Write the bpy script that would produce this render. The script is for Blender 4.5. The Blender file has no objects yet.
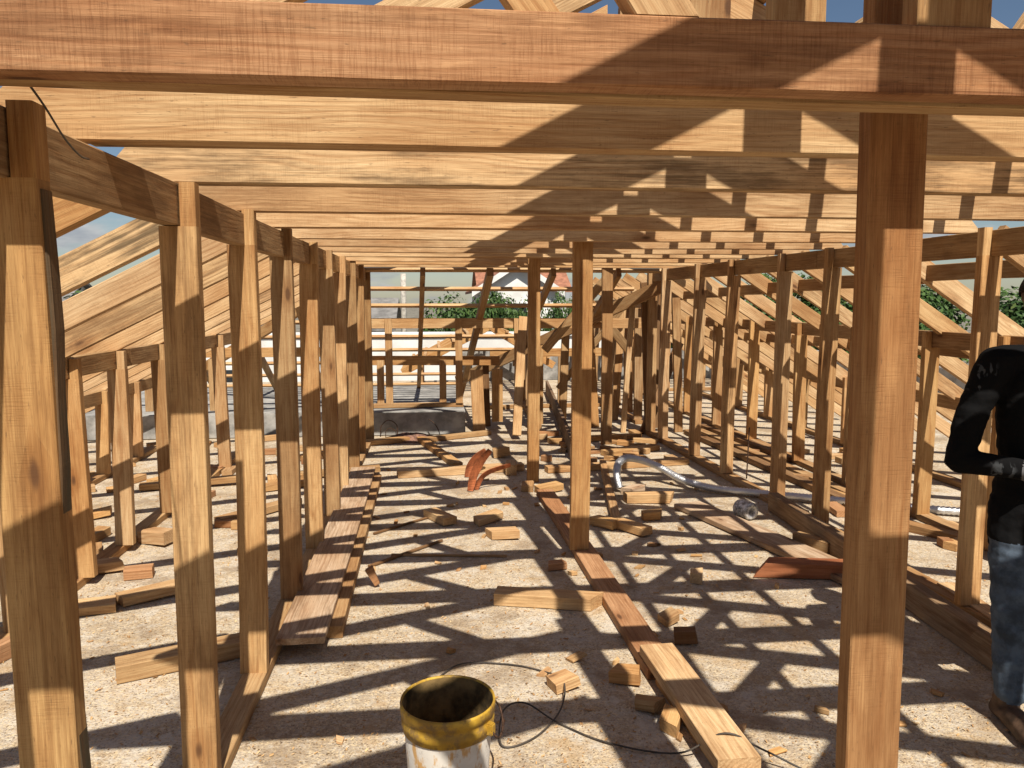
import bpy, bmesh, math, random
from mathutils import Vector, Matrix, noise as mnoise
R = math.radians
random.seed(11)
sc = bpy.context.scene
COL = sc.collection

# ------------------------------------------------------------------ materials
def nmat(name):
    m = bpy.data.materials.new(name); m.use_nodes = True
    nt = m.node_tree
    return m, nt, nt.nodes['Principled BSDF']
class NG:
    """small helper that writes node graphs"""
    def __init__(s, nt): s.nt = nt
    def n(s, t, **k):
        o = s.nt.nodes.new(t)
        for a, b in k.items(): setattr(o, a, b)
        return o
    def put(s, sock, v):
        if hasattr(v, 'is_linked') or hasattr(v, 'node'): s.nt.links.new(v, sock)
        elif v is not None: sock.default_value = v
    def math(s, op, a, b=None, c=None, clamp=False):
        o = s.n('ShaderNodeMath', operation=op); o.use_clamp = clamp
        s.put(o.inputs[0], a)
        if b is not None: s.put(o.inputs[1], b)
        if c is not None: s.put(o.inputs[2], c)
        return o.outputs[0]
    def vmul(s, v, xyz):
        o = s.n('ShaderNodeVectorMath', operation='MULTIPLY'); s.put(o.inputs[0], v); o.inputs[1].default_value = xyz
        return o.outputs[0]
    def vadd(s, v, w):
        o = s.n('ShaderNodeVectorMath', operation='ADD'); s.put(o.inputs[0], v); s.put(o.inputs[1], w)
        return o.outputs[0]
    def noise(s, v, scale=1, detail=3, rough=.55):
        o = s.n('ShaderNodeTexNoise'); s.put(o.inputs['Vector'], v)
        o.inputs['Scale'].default_value = scale; o.inputs['Detail'].default_value = detail; o.inputs['Roughness'].default_value = rough
        return o.outputs['Fac']
    def vor(s, v, scale=1, feature='F1', rnd=1):
        o = s.n('ShaderNodeTexVoronoi', feature=feature); s.put(o.inputs['Vector'], v)
        o.inputs['Scale'].default_value = scale; o.inputs['Randomness'].default_value = rnd
        return o
    def ramp(s, f, a, b, lo=0, hi=1, mode='SMOOTHSTEP'):
        o = s.n('ShaderNodeMapRange', interpolation_type=mode); s.put(o.inputs[0], f)
        for i, q in enumerate((a, b, lo, hi)): o.inputs[i+1].default_value = q
        return o.outputs[0]
    def mix(s, f, a, b, blend='MIX'):
        o = s.n('ShaderNodeMix', data_type='RGBA', blend_type=blend)
        s.put(o.inputs[0], f); s.put(o.inputs[6], a); s.put(o.inputs[7], b)
        return o.outputs[2]
    def bump(s, h, strength=.3, dist=.002):
        o = s.n('ShaderNodeBump'); o.inputs['Strength'].default_value = strength; o.inputs['Distance'].default_value = dist
        s.put(o.inputs['Height'], h); return o.outputs[0]
def C4(c): return (c[0], c[1], c[2], 1)

def make_wood():
    m, nt, b = nmat('rough sawn timber'); g = NG(nt)
    at = g.n('ShaderNodeAttribute', attribute_name='wc'); wc = at.outputs['Vector']
    ti = g.n('ShaderNodeAttribute', attribute_name='tint'); tint = ti.outputs['Color']; alp = ti.outputs['Alpha']
    heavy = g.math('GREATER_THAN', alp, 1.5); mold = g.math('SUBTRACT', alp, g.math('MULTIPLY', heavy, 2))
    warp = g.noise(g.vmul(wc, (1.1, 5, 5)), 1, 2)
    sx = g.n('ShaderNodeSeparateXYZ'); g.put(sx.inputs[0], wc)
    a, s_, u = sx.outputs
    r = g.math('SQRT', g.math('ADD', g.math('MULTIPLY', s_, s_), g.math('MULTIPLY', u, u)))
    warp2 = g.noise(g.vmul(wc, (3.5, 22, 22)), 1, 3)
    ph = g.math('ADD', g.math('MULTIPLY', r, 420), g.math('ADD', g.math('MULTIPLY', warp, 46), g.math('MULTIPLY', warp2, 9)))
    ring = g.math('POWER', g.math('MULTIPLY_ADD', g.math('SINE', ph), .5, .5), 2.0)
    ringamp = g.ramp(g.noise(g.vmul(wc, (1.3, 12, 12)), 1, 2), .35, .68, .10, .55)
    streak = g.noise(g.vmul(wc, (2.2, 90, 90)), 1, 4, .7)
    fine = g.noise(g.vmul(wc, (9, 420, 420)), 1, 3, .75)
    patch = g.noise(g.vmul(wc, (2.6, 11, 11)), 1, 5, .65)
    big = g.noise(g.vmul(wc, (.9, 3, 3)), 1, 3)
    # knots
    kv = g.vor(g.vmul(wc, (3.4, 9, 9)), 1)
    kr = g.n('ShaderNodeSeparateColor'); g.put(kr.inputs[0], kv.outputs['Color'])
    kdist = g.math('ADD', kv.outputs['Distance'], g.math('MULTIPLY_ADD', streak, .14, -.07))
    kon = g.ramp(kr.outputs[0], .74, .76)
    knot = g.math('MULTIPLY', g.ramp(kdist, .15, .06), kon)
    halo = g.math('MULTIPLY', g.ramp(kdist, .42, .12), kon)
    # saw marks across the length, only in places
    sawn = g.noise(g.vmul(wc, (270, 12, 12)), 1, 2, .8)
    where = g.ramp(g.noise(g.vmul(wc, (7, 16, 16)), 1, 4, .65), .40, .62)
    saw = g.math('MULTIPLY', g.ramp(sawn, .46, .64), g.math('MAXIMUM', g.math('MULTIPLY', where, .40), g.math('MULTIPLY', heavy, g.math('MULTIPLY_ADD', where, .55, .30))))
    fleck = g.ramp(g.noise(g.vmul(wc, (38, 230, 230)), 1, 2, .6), .64, .76)
    def shade(k): return g.mix(1, c, k, 'MULTIPLY')
    c = g.mix(g.ramp(big, .35, .66), g.mix(1, tint, (1.12, 1.13, 1.12, 1), 'MULTIPLY'), g.mix(1, tint, (.92, .80, .68, 1), 'MULTIPLY'))
    c = g.mix(g.math('MULTIPLY', ring, ringamp), c, shade((.66, .50, .38, 1)))
    c = g.mix(g.ramp(streak, .38, .70, .0, .55), c, shade((.60, .47, .36, 1)))
    c = g.mix(g.ramp(patch, .42, .70, .0, .55), c, shade((.62, .48, .37, 1)))
    c = g.mix(g.ramp(fine, .35, .78, .0, .60), c, shade((.50, .40, .31, 1)))
    pale = g.math('MULTIPLY', heavy, g.ramp(g.noise(g.vmul(wc, (5, 20, 20)), 1, 4, .7), .48, .66, 0, .75))
    c = g.mix(pale, c, shade((1.30, 1.38, 1.40, 1)))
    c = g.mix(g.math('MULTIPLY', saw, .55), c, shade((.58, .46, .38, 1)))
    c = g.mix(g.math('MULTIPLY', fleck, .55), c, (.10, .055, .028, 1))
    c = g.mix(g.math('MULTIPLY', halo, .5), c, shade((.55, .38, .26, 1)))
    mm = g.math('MULTIPLY', mold, g.ramp(g.math('ADD', g.math('MULTIPLY', patch, .6), g.math('MULTIPLY', streak, .4)), .44, .60))
    c = g.mix(mm, c, (.070, .058, .036, 1))
    c = g.mix(g.math('MULTIPLY', knot, .85), c, (.085, .038, .018, 1))
    g.put(b.inputs['Base Color'], c)
    b.inputs['Roughness'].default_value = .78
    b.inputs['Specular IOR Level'].default_value = .22
    h = g.math('ADD', g.math('MULTIPLY', g.math('ADD', fine, streak), .7), g.math('MULTIPLY_ADD', saw, .5, g.math('MULTIPLY', ring, .25)))
    g.put(b.inputs['Normal'], g.bump(h, .6, .0022))
    return m
WOOD = make_wood()

def make_floor():
    m, nt, b = nmat('dusty concrete'); g = NG(nt)
    p = g.n('ShaderNodeTexCoord').outputs['Object']
    n1 = g.noise(p, .9, 5, .6); n2 = g.noise(p, 9, 5, .65); n3 = g.noise(p, 70, 4, .7); n4 = g.noise(p, 260, 2, .6)
    n5 = g.noise(p, 28, 5, .72)
    c = g.mix(g.ramp(n1, .35, .68), (.40, .325, .235, 1), (.53, .46, .37, 1))
    c = g.mix(g.ramp(n2, .45, .66, 0, .75), c, (.40, .285, .165, 1))           # sawdust drifts
    c = g.mix(g.ramp(n5, .46, .66, 0, .70), c, (.62, .57, .48, 1))
    c = g.mix(g.ramp(n3, .50, .68, 0, .70), c, (.27, .165, .085, 1))
    c = g.mix(g.ramp(n4, .55, .72, 0, .70), c, (.68, .62, .52, 1))
    v = g.vor(p, 95); sp = g.n('ShaderNodeSeparateColor'); g.put(sp.inputs[0], v.outputs['Color'])
    chip = g.math('MULTIPLY', g.ramp(v.outputs['Distance'], .36, .22), g.ramp(sp.outputs[1], .55, .62))
    c = g.mix(g.math('MULTIPLY', chip, .6), c, (.23, .13, .06, 1))
    v2 = g.vor(p, 150); sp2 = g.n('ShaderNodeSeparateColor'); g.put(sp2.inputs[0], v2.outputs['Color'])
    c = g.mix(g.math('MULTIPLY', g.ramp(sp2.outputs[0], .70, .78), .55), c, (.70, .56, .35, 1))
    dirt = g.ramp(g.noise(p, 1.9, 6, .72), .50, .64)
    c = g.mix(g.math('MULTIPLY', dirt, .62), c, (.25, .175, .11, 1))
    c = g.mix(g.math('MULTIPLY', g.ramp(g.noise(g.vadd(p, (7, 3, 0)), 4.5, 6, .75), .53, .66), .55), c, (.45, .31, .17, 1))
    c = g.mix(g.math('MULTIPLY', g.ramp(g.noise(g.vadd(p, (1, 9, 0)), 3.1, 5, .7), .56, .66), .5), c, (.60, .56, .49, 1))
    g.put(b.inputs['Base Color'], c); b.inputs['Roughness'].default_value = .93
    b.inputs['Specular IOR Level'].default_value = .12
    g.put(b.inputs['Normal'], g.bump(g.math('ADD', g.math('MULTIPLY', n3, .7), g.math('ADD', n2, g.math('MULTIPLY', chip, .4))), .9, .016))
    return m
FLOOR = make_floor()

def simple(name, col, rough=.7, var=.25, scale=8, metal=0, spec=.3, bump=.0, dark=None, bscale=None):
    m, nt, b = nmat(name); g = NG(nt)
    p = g.n('ShaderNodeTexCoord').outputs['Object']
    n = g.noise(p, scale, 5, .62)
    d = dark or tuple(x*(1-var*1.6) for x in col)
    l = tuple(min(1, x*(1+var*.5)) for x in col)
    g.put(b.inputs['Base Color'], g.mix(g.ramp(n, .32, .68), C4(d), C4(l)))
    b.inputs['Roughness'].default_value = rough; b.inputs['Metallic'].default_value = metal
    b.inputs['Specular IOR Level'].default_value = spec
    if bump: g.put(b.inputs['Normal'], g.bump(g.noise(p, bscale or scale*5, 4, .6), .5, bump))
    return m
CONC = simple('grey cast concrete', (.33, .32, .30), .9, .3, 5, bump=.006)
DIRT = simple('red brown rubble', (.24, .13, .09), .95, .4, 22, bump=.02)
CLAY = simple('terracotta', (.42, .13, .05), .75, .35, 14, bump=.003)
BLACKCABLE = simple('black cable sheath', (.07, .058, .048), .5, .3, 12)
REBAR = simple('rusty steel', (.10, .055, .035), .7, .4, 40, metal=.4)
WALLW = simple('white render', (.74, .73, .70), .9, .12, 1.2, bump=.004)
ROOFG = simple('weathered grey roof sheet', (.22, .21, .20), .8, .25, 2)
ROOFR = simple('red clay roof', (.34, .15, .09), .85, .25, 3)
GLASS = simple('dark window glass', (.03, .035, .04), .15, .2, 2, spec=.6)
BARK = simple('bark', (.12, .085, .055), .95, .35, 6, bump=.02)
GRASS = simple('street ground', (.22, .20, .16), .95, .35, .4)
PLASTICBAG = simple('clear plastic film', (.62, .62, .62), .3, .5, 40, spec=.6)
YPLASTIC = None

def make_leaf(name, c0, c1, yel):
    m, nt, b = nmat(name); g = NG(nt)
    at = g.n('ShaderNodeAttribute', attribute_name='shade')
    sp = g.n('ShaderNodeSeparateColor'); g.put(sp.inputs[0], at.outputs['Color'])
    c = g.mix(sp.outputs[0], C4(c0), C4(c1)); c = g.mix(g.ramp(sp.outputs[1], .8, 1, 0, .6), c, C4(yel))
    g.put(b.inputs['Base Color'], c); b.inputs['Roughness'].default_value = .55
    b.inputs['Specular IOR Level'].default_value = .25
    return m
LEAF = make_leaf('green foliage', (.022, .050, .014), (.062, .115, .026), (.12, .15, .04))

def make_foil():
    m, nt, b = nmat('crinkled foil'); g = NG(nt)
    p = g.n('ShaderNodeTexCoord').outputs['Object']
    b.inputs['Metallic'].default_value = .85
    g.put(b.inputs['Base Color'], g.mix(g.noise(p, 30, 3), (.55, .56, .58, 1), (.82, .82, .83, 1)))
    b.inputs['Roughness'].default_value = .33
    g.put(b.inputs['Normal'], g.bump(g.noise(p, 120, 3, .7), .8, .006))
    return m
FOIL = make_foil()
def make_bucket_mats():
    m, nt, b = nmat('stained white plastic'); g = NG(nt)
    p = g.n('ShaderNodeTexCoord').outputs['Object']
    c = g.mix(g.ramp(g.noise(p, 6, 4, .6), .35, .7), (.62, .58, .52, 1), (.78, .76, .72, 1))
    drip = g.ramp(g.noise(g.vmul(p, (20, 20, 7)), 1, 5, .65), .52, .60)
    c = g.mix(g.math('MULTIPLY', drip, .85), c, (.52, .27, .05, 1))
    c = g.mix(g.math('MULTIPLY', g.ramp(g.noise(g.vmul(p, (22, 22, 14)), 1.4, 5, .7), .58, .68), .6), c, (.20, .15, .11, 1))
    g.put(b.inputs['Base Color'], c); b.inputs['Roughness'].default_value = .6
    y, nt, b2 = nmat('dirty yellow plastic'); g = NG(nt)
    p = g.n('ShaderNodeTexCoord').outputs['Object']
    c = g.mix(g.ramp(g.noise(p, 9, 5, .65), .35, .66), (.30, .165, .018, 1), (.55, .34, .035, 1))
    c = g.mix(g.math('MULTIPLY', g.ramp(g.noise(p, 26, 4, .7), .48, .64), .8), c, (.17, .105, .045, 1))
    g.put(b2.inputs['Base Color'], c); b2.inputs['Roughness'].default_value = .55
    return m, y
BUCKW, BUCKY = make_bucket_mats()
BUCKIN = simple('shade brown bucket inside', (.20, .13, .05), .9, .5, 12, bump=.006)  # inner shade of the bucket put into a dark brown base colour

# ------------------------------------------------------------------ tagging
def tag(o, label, cat, group=None, kind=None):
    if label: o['label'] = label
    if cat: o['category'] = cat
    if group: o['group'] = group
    if kind: o['kind'] = kind
    return o
def empty(name, loc=(0, 0, 0)):
    o = bpy.data.objects.new(name, None); COL.objects.link(o); o.location = loc; o.empty_display_size = .1
    return o
def thing(name, label, cat, loc=(0, 0, 0), group=None):
    return tag(empty(name, loc), label, cat, group)
def link(name, me, mat, parent=None, origin=(0, 0, 0)):
    """me holds world coordinates relative to origin"""
    o = bpy.data.objects.new(name, me); COL.objects.link(o)
    for q in (mat if isinstance(mat, (list, tuple)) else [mat]): me.materials.append(q)
    o.location = origin
    if parent:
        o.parent = parent
        base = Vector(parent.location); pp = parent.parent
        while pp: base += Vector(pp.location); pp = pp.parent
        o.location = Vector(origin) - base
    return o

# positions beyond the near bay are spread slightly outwards
STRETCH = False
def K(p):
    p = Vector(p)
    return p*(1+.0061*p.y) if STRETCH and 0 < p.y < 13 else p
# ------------------------------------------------------------------ timber
PALE = (.62, .445, .255); YEL = (.575, .395, .21); ORANGE = (.54, .345, .158); BROWN = (.44, .295, .152)
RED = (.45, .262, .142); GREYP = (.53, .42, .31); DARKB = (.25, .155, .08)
def vary(c, v=.10):
    k = 1 + random.uniform(-v, v); h = random.uniform(-v, v)*.5
    return (c[0]*k*(1+h*.3), c[1]*k, c[2]*k*(1-h))
class Timbers:
    def __init__(s): s.v = []; s.f = []; s.wc = []; s.ti = []
    def add(s, p0, p1, w, h, up=(0, 0, 1), tint=PALE, mold=0., c0=0., c1=0., d0=0., d1=0., bow=0., seg=None, wane=0., rough=.0012, taper=1.):
        """sawn stick: w across, h along up; c* shear the end along up, d* along the side"""
        p0 = K(p0); p1 = K(p1); ax = p1-p0; L = ax.length; ax.normalize()
        up = Vector(up); up = (up-ax*up.dot(ax)).normalized(); sd = ax.cross(up).normalized()
        seg = seg or max(2, min(14, int(L/.18)))
        off = Vector((random.uniform(-40, 40), random.uniform(-.16, .16), random.choice((-1, 1))*random.uniform(.05, .2)))
        sv = random.uniform(0, 100); base = len(s.v)
        bw = bow or random.uniform(-.004, .004)*min(L, 2)
        bw2 = random.uniform(-.003, .003)*min(L, 2)
        for i in range(seg+1):
            t = i/seg; a = t*L
            bo = 4*t*(1-t)
            ch = .0028+.0022*mnoise.noise(Vector((a*3, sv, 1)))
            hw, hh = w/2, h/2
            if taper != 1.: hw *= 1+(taper-1)*t; hh *= 1+(taper-1)*t
            pts = [(-hw+ch, -hh), (hw-ch, -hh), (hw, -hh+ch), (hw, hh-ch), (hw-ch, hh), (-hw+ch, hh), (-hw, hh-ch), (-hw, -hh+ch)]
            if wane:
                wn = wane*max(0, .45+mnoise.noise(Vector((a*1.7, sv+9, 3))))
                pts[3] = (hw, hh-ch-wn); pts[4] = (hw-ch-wn*.8, hh)
            for j, (x, y) in enumerate(pts):
                jx = rough*mnoise.noise(Vector((a*5, sv+j*.01*(x > 0), 7.3)))
                jy = rough*mnoise.noise(Vector((a*5, sv+20, y*9)))
                aa = a
                if i == 0: aa += c0*y+d0*x
                if i == seg: aa += c1*y+d1*x
                X = x+jx+bw*bo; Y = y+jy+bw2*bo
                s.v.append(p0+ax*aa+sd*X+up*Y)
                s.wc.append((off.x+aa, off.y+x, off.z+y)); s.ti.append((*tint, mold))
        for i in range(seg):
            for j in range(8):
                q = base+i*8+j; q2 = base+i*8+(j+1) % 8
                s.f.append((q, q2, q2+8, q+8))
        s.f.append(tuple(base+j for j in reversed(range(8))))
        s.f.append(tuple(base+seg*8+j for j in range(8)))
        return s
    def make(s, name, parent=None, origin=None):
        o = K(origin) if origin is not None else Vector(s.v[0])
        me = bpy.data.meshes.new(name)
        me.from_pydata([tuple(p-o) for p in s.v], [], s.f)
        a = me.attributes.new('wc', 'FLOAT_VECTOR', 'POINT'); a.data.foreach_set('vector', [x for q in s.wc for x in q])
        a = me.attributes.new('tint', 'FLOAT_COLOR', 'POINT'); a.data.foreach_set('color', [x for q in s.ti for x in q])
        me.update()
        return link(name, me, WOOD, parent, o)
def stick(name, p0, p1, w, h, parent=None, **k):
    return Timbers().add(p0, p1, w, h, **k).make(name, parent, k.get('origin'))

# ------------------------------------------------------------------ other mesh helpers
def mesh_of(name, verts, faces, mat, parent=None, origin=None, smooth=False):
    o = Vector(origin) if origin is not None else Vector(verts[0])
    me = bpy.data.meshes.new(name); me.from_pydata([tuple(Vector(p)-o) for p in verts], [], faces); me.update()
    if smooth: me.polygons.foreach_set('use_smooth', [True]*len(me.polygons))
    return link(name, me, mat, parent, o)
def box(name, lo, hi, mat, parent=None, bev=0):
    bm = bmesh.new(); bmesh.ops.create_cube(bm, size=1)
    lo = Vector(lo); hi = Vector(hi); c = (lo+hi)/2; d = hi-lo
    for v in bm.verts: v.co = Vector((v.co.x*d.x, v.co.y*d.y, v.co.z*d.z+d.z/2))
    if bev: bmesh.ops.bevel(bm, geom=bm.edges[:], offset=bev, segments=2, affect='EDGES')
    me = bpy.data.meshes.new(name); bm.to_mesh(me); bm.free()
    return link(name, me, mat, parent, (c.x, c.y, lo.z))
def catmull(pts, n):
    P = [Vector(p) for p in pts]; P = [P[0]*2-P[1]]+P+[P[-1]*2-P[-2]]; out = []
    for i in range(1, len(P)-2):
        for k in range(n):
            t = k/n; a, b, c, d = P[i-1:i+3]
            out.append(.5*((2*b)+(c-a)*t+(2*a-5*b+4*c-d)*t*t+(3*b-a-3*c+d)*t**3))
    out.append(P[-2]); return out
def tube(name, pts, r, mat, parent=None, n=8, sub=8, ribs=0., cap=True, hollow=False):
    path = catmull([K(p) for p in pts], sub); verts = []; faces = []
    up = Vector((0, 0, 1)); prev = None
    for i, p in enumerate(path):
        t = (path[min(i+1, len(path)-1)]-path[max(i-1, 0)]).normalized()
        if prev is None:
            s = t.cross(up) if abs(t.z) < .9 else t.cross(Vector((1, 0, 0)))
        else: s = prev-t*prev.dot(t)
        s.normalize(); prev = s; q = t.cross(s)
        rr = r*(1+(ribs if i % 2 else -ribs))
        for j in range(n):
            a = 2*math.pi*j/n; verts.append(p+s*math.cos(a)*rr+q*math.sin(a)*rr)
    for i in range(len(path)-1):
        for j in range(n):
            a = i*n+j; b = i*n+(j+1) % n; faces.append((a, b, b+n, a+n))
    if cap: faces += [tuple(range(n))[::-1], tuple(range(len(verts)-n, len(verts)))]
    return mesh_of(name, verts, faces, mat, parent, path[0], True)
def lathe(name, prof, mat, origin, parent=None, n=40, close=False):
    v = []; f = []
    for r, z in prof:
        for j in range(n):
            a = 2*math.pi*j/n; v.append(Vector(origin)+Vector((r*math.cos(a), r*math.sin(a), z)))
    for i in range(len(prof)-1):
        for j in range(n):
            a = i*n+j; b = i*n+(j+1) % n; f.append((a, b, b+n, a+n))
    if close: f.append(tuple(range(n))[::-1])
    return mesh_of(name, v, f, mat, parent, origin, True)

# ================================================================== SETTING
def sheet(name, x0, x1, y0, y1, z, mat, div=1, amp=0):
    v = []; f = []
    for i in range(div+1):
        for j in range(div+1):
            x = x0+(x1-x0)*i/div; y = y0+(y1-y0)*j/div
            v.append((x, y, z+amp*mnoise.noise(Vector((x*1.3, y*1.3, 0)))))
    for i in range(div):
        for j in range(div):
            a = i*(div+1)+j; f.append((a, a+div+1, a+div+2, a+1))
    o = mesh_of(name, v, f, mat, None, (0, 0, 0)); o['kind'] = 'structure'; return o
sheet('ground', -900, 900, -900, 900, -3.4, GRASS, 4)
fl = box('floor', (-6.4, -5, -3.4), (7.6, 15.5, 0), FLOOR); fl['kind'] = 'structure'
# raised end slab and its kerb
plinth = box('concrete_plinth', (-4.8, 9.12, 0), (.35, 12.4, .29), CONC, bev=.012)
tag(plinth, 'raised grey concrete plinth at the far end of the slab under the short studs', 'plinth')

# ------------------------------------------------------------------ trusses
SL = .525; XR = .885; ZB = 1.95
TY = [1.30, 1.885, 2.52, 3.18, 3.86, 4.52, 5.15, 5.76, 6.40, 7.06, 7.72, 8.38]
BACK = [.68, .06, -.56, -1.18]
TL = ['nearest roof truss, its reddish rough sawn joist filling the top of the view',
      'second roof truss from the camera, pale joist right behind the reddish one',
      'third roof truss counted from the camera, grey streaks on its pale joist',
      'fourth roof truss from the camera, small round knot on its pale joist',
      'fifth roof truss counted from the camera, its joist just before the thinner centre post',
      'sixth roof truss counted from the camera over the slab',
      'seventh roof truss counted from the camera over the slab',
      'eighth roof truss counted from the camera',
      'ninth roof truss counted from the camera', 'tenth roof truss counted from the camera, third from the far end',
      'last but one roof truss before the far hip',
      'farthest roof truss, where the far hip rafters begin']
def truss(Y, i, label):
    t = thing('roof_truss', label, 'roof truss', (XR, Y, ZB), 'pine roof trusses in a row over the slab')
    jt = RED if i == 0 else vary(PALE, .07)
    hj = random.uniform(.113, .118); dz = .012 if i in (1, 2) else 0
    xl = -1.0+random.uniform(-.03, .06); xr = 2.82+random.uniform(-.05, .08)
    if i == 0: xl = -1.02
    # joist, ends clipped to the roof slope
    stick('ceiling_joist', (xl, Y+.026, ZB+dz+hj/2), (xr, Y+.026, ZB+dz+hj/2), .052, hj, t, tint=jt, mold=(2.15 if i == 0 else .55 if i == 2 else random.choice((0, 0, .15))), c0=.9, c1=-.9, seg=16)
    h2 = hj-random.uniform(.004, .016)
    stick('ceiling_joist', (xl+.25, Y+.0785, ZB+dz+random.uniform(.002, .007)+h2/2), (xr-.30, Y+.0785, ZB+dz+random.uniform(.002, .007)+h2/2), .050, h2, t, tint=vary(BROWN if i < 3 else YEL), c0=.9, c1=-.9, seg=14)
    yb = Y+.026; vh = .122; zt = ZB+dz+hj+.001
    hz = math.sqrt(1+SL*SL)
    for sgn in (-1, 1):
        nn = Vector((sgn*SL/hz, 0, 1/hz))
        # lower edge meets the joist top at the plate, upper end is plumb cut at the ridge
        foot = Vector((XR+sgn*1.61, yb, zt)); top = Vector((XR+sgn*.003, yb, zt+1.607*SL))
        o = nn*(vh/2)
        stick('rafter', foot+o+nn*.001, top+o, .05, vh, t, up=nn, tint=vary(PALE, .1), mold=random.choice((0, 0, .2)), c1=SL*.98, c0=-1/SL*.0)
        # heel block closing the gap over the plate
        stick('heel_block', foot+Vector((-sgn*.02, .045, .012)), foot+Vector((-sgn*.24, .045, .085)), .036, .08, t, tint=vary(YEL))
        q0, q1 = random.uniform(.48, .53), random.uniform(.77, .82)
        a = Vector((XR+sgn*q0, yb, zt+.004)); bb = Vector((XR+sgn*q1, yb, zt+(1.61-q1)*SL-.012))
        k = (q1-q0)/(bb.z-a.z)
        stick('strut', a, bb, .048, .092, t, up=(sgn, 0, 0), tint=vary(YEL, .12), c0=k, c1=(k-SL)/(1+SL*k))
    stick('king_post', (XR+.012, yb, zt), (XR+.012, yb, zt+1.61*SL-.052), .136, .048, t, up=(0, 1, 0), tint=vary(BROWN, .15))
    return t
for i, Y in enumerate(TY): truss(Y, i, TL[i])
for Y in BACK: truss(Y, 20, 'pine roof truss behind the viewpoint, only its shadow crosses the slab')

for x, q in ((1.34, 'nearest the ridge'), (1.66, 'second from the ridge'), (1.98, 'third from the ridge'), (2.31, 'fourth from the ridge'), (2.64, 'lowest, above the right wall')):
    zb = 2.067+SL*(XR+1.61-x)+.1385+.020
    tag(stick('roof_batten', (x, -1.25, zb), (x+.01, 7.0, zb), .055, .034, up=(SL, 0, 1), tint=vary(PALE), seg=14), 'long batten nailed along the right roof slope, '+q, 'batten', 'battens along the right roof slope')

# ------------------------------------------------------------------ corridor walls
ZP = 1.945; HP = .125; WALLSHIFT = 0
def stud(parent, x_in, Y, side, tint, mold=0, wane=0, lean=(0, 0), z0=.05, w=.108, th=.05, zt=ZP, label=None, tongue=True):
    """notched stud: the corridor-side tongue runs up past the plate. side=-1: left wall (corridor to +x)"""
    T = Timbers()
    xo = x_in+side*w                      # outer edge
    zc = zt-HP-.002
    cx = (x_in+xo)/2
    T.add((cx+lean[0], Y+lean[1], z0), (cx, Y, zc), w, th, up=(0, 1, 0), tint=tint, mold=mold, wane=wane, seg=10)
    if tongue:
        tx = x_in+side*.023
        T.add((tx, Y, zc-.001), (tx, Y, zt+random.uniform(.0, .012)), .046, th-.001, up=(0, 1, 0), tint=tint, mold=mold*.5, seg=2)
    o = T.make('stud', parent)
    if label: o['label'] = label
    return o
lw = thing('stud_wall', 'left stud wall carrying the joists, seen in steep perspective from the big knotty post back', 'wall', (-.75, -1.7, 0))
XI = -.706
for a, b_, tn in ((-1.7, 2.435, BROWN), (2.44, 5.38, BROWN), (5.385, 9.0, ORANGE)):
    stick('top_plate', (-.775, a, ZP-HP/2), (-.775, b_, ZP-HP/2), .049, HP, lw, tint=vary(tn), mold=.25)
stick('sole_plate', (-.765, 2.0, .0255), (-.765, 8.9, .0255), .10, .047, lw, tint=BROWN, seg=14)
LS = [(-.72, BROWN), (.03, ORANGE), (.80, BROWN), (1.51, ORANGE), (2.42, YEL), (3.20, YEL), (4.0, BROWN), (4.80, ORANGE), (5.56, BROWN), (6.30, YEL), (7.10, BROWN), (7.9, ORANGE), (8.66, BROWN)]
SLAB = {1.51: 'big knotty post with dark waney bark edge at the left of the view', 2.42: 'pale stud, second from the left edge'}
for k, (y, tn) in enumerate(LS):
    sb = stud(lw, XI+random.uniform(-.006, .006), y, -1, vary(tn, .17), mold=.15 if k != 4 else .3, wane=.012 if y in (1.51, 4.0, 5.56) else 0,
         lean=(0, 0) if y == 1.51 else (random.uniform(-.018, .018), random.uniform(-.02, .02)), label=SLAB.get(y), z0=.05 if y > 2.1 else .002)
    if y == 1.51: Timbers().add((-.7045, y+.003, .01), (-.7045, y+.003, 1.80), .009, .038, up=(0, 1, 0), tint=(.14, .09, .05), mold=.85, rough=.010, seg=14, bow=1e-5).make('bark', sb)

rw = thing('stud_wall', 'right stud wall carrying the joists, behind the big post and the worker', 'wall', (2.6, -1.7, 0))
def xr_in(y): return 2.665-.032*(y-3.5)
for a, b_, tn in ((-1.7, 2.2, BROWN), (2.205, 5.2, BROWN), (5.205, 9.1, BROWN)):
    stick('top_plate', (xr_in(a)+.072, a, ZP-HP/2), (xr_in(b_)+.072, b_, ZP-HP/2), .049, HP, rw, tint=vary(tn), mold=.2)
stick('sole_plate', (xr_in(1.6)+.06, 1.6, .0255), (xr_in(9)+.06, 9.0, .0255), .11, .047, rw, tint=BROWN, seg=14)
for k, (y, tn) in enumerate([(-.6, BROWN), (.2, YEL), (1.0, BROWN), (2.03, YEL), (2.8, ORANGE), (3.58, YEL), (4.30, ORANGE), (5.0, YEL), (5.67, YEL), (6.60, YEL), (7.40, YEL), (8.40, PALE), (8.9, BROWN)]):
    stud(rw, xr_in(y), y, 1, vary(tn, .17), mold=.15 if y != 6.60 else .45, lean=(random.uniform(-.015, .015), random.uniform(-.02, .02)), wane=.008 if k % 3 == 0 else 0,
         label='mossy streaked stud in the middle of the right wall' if y == 6.60 else None)

STRETCH = True
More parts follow.
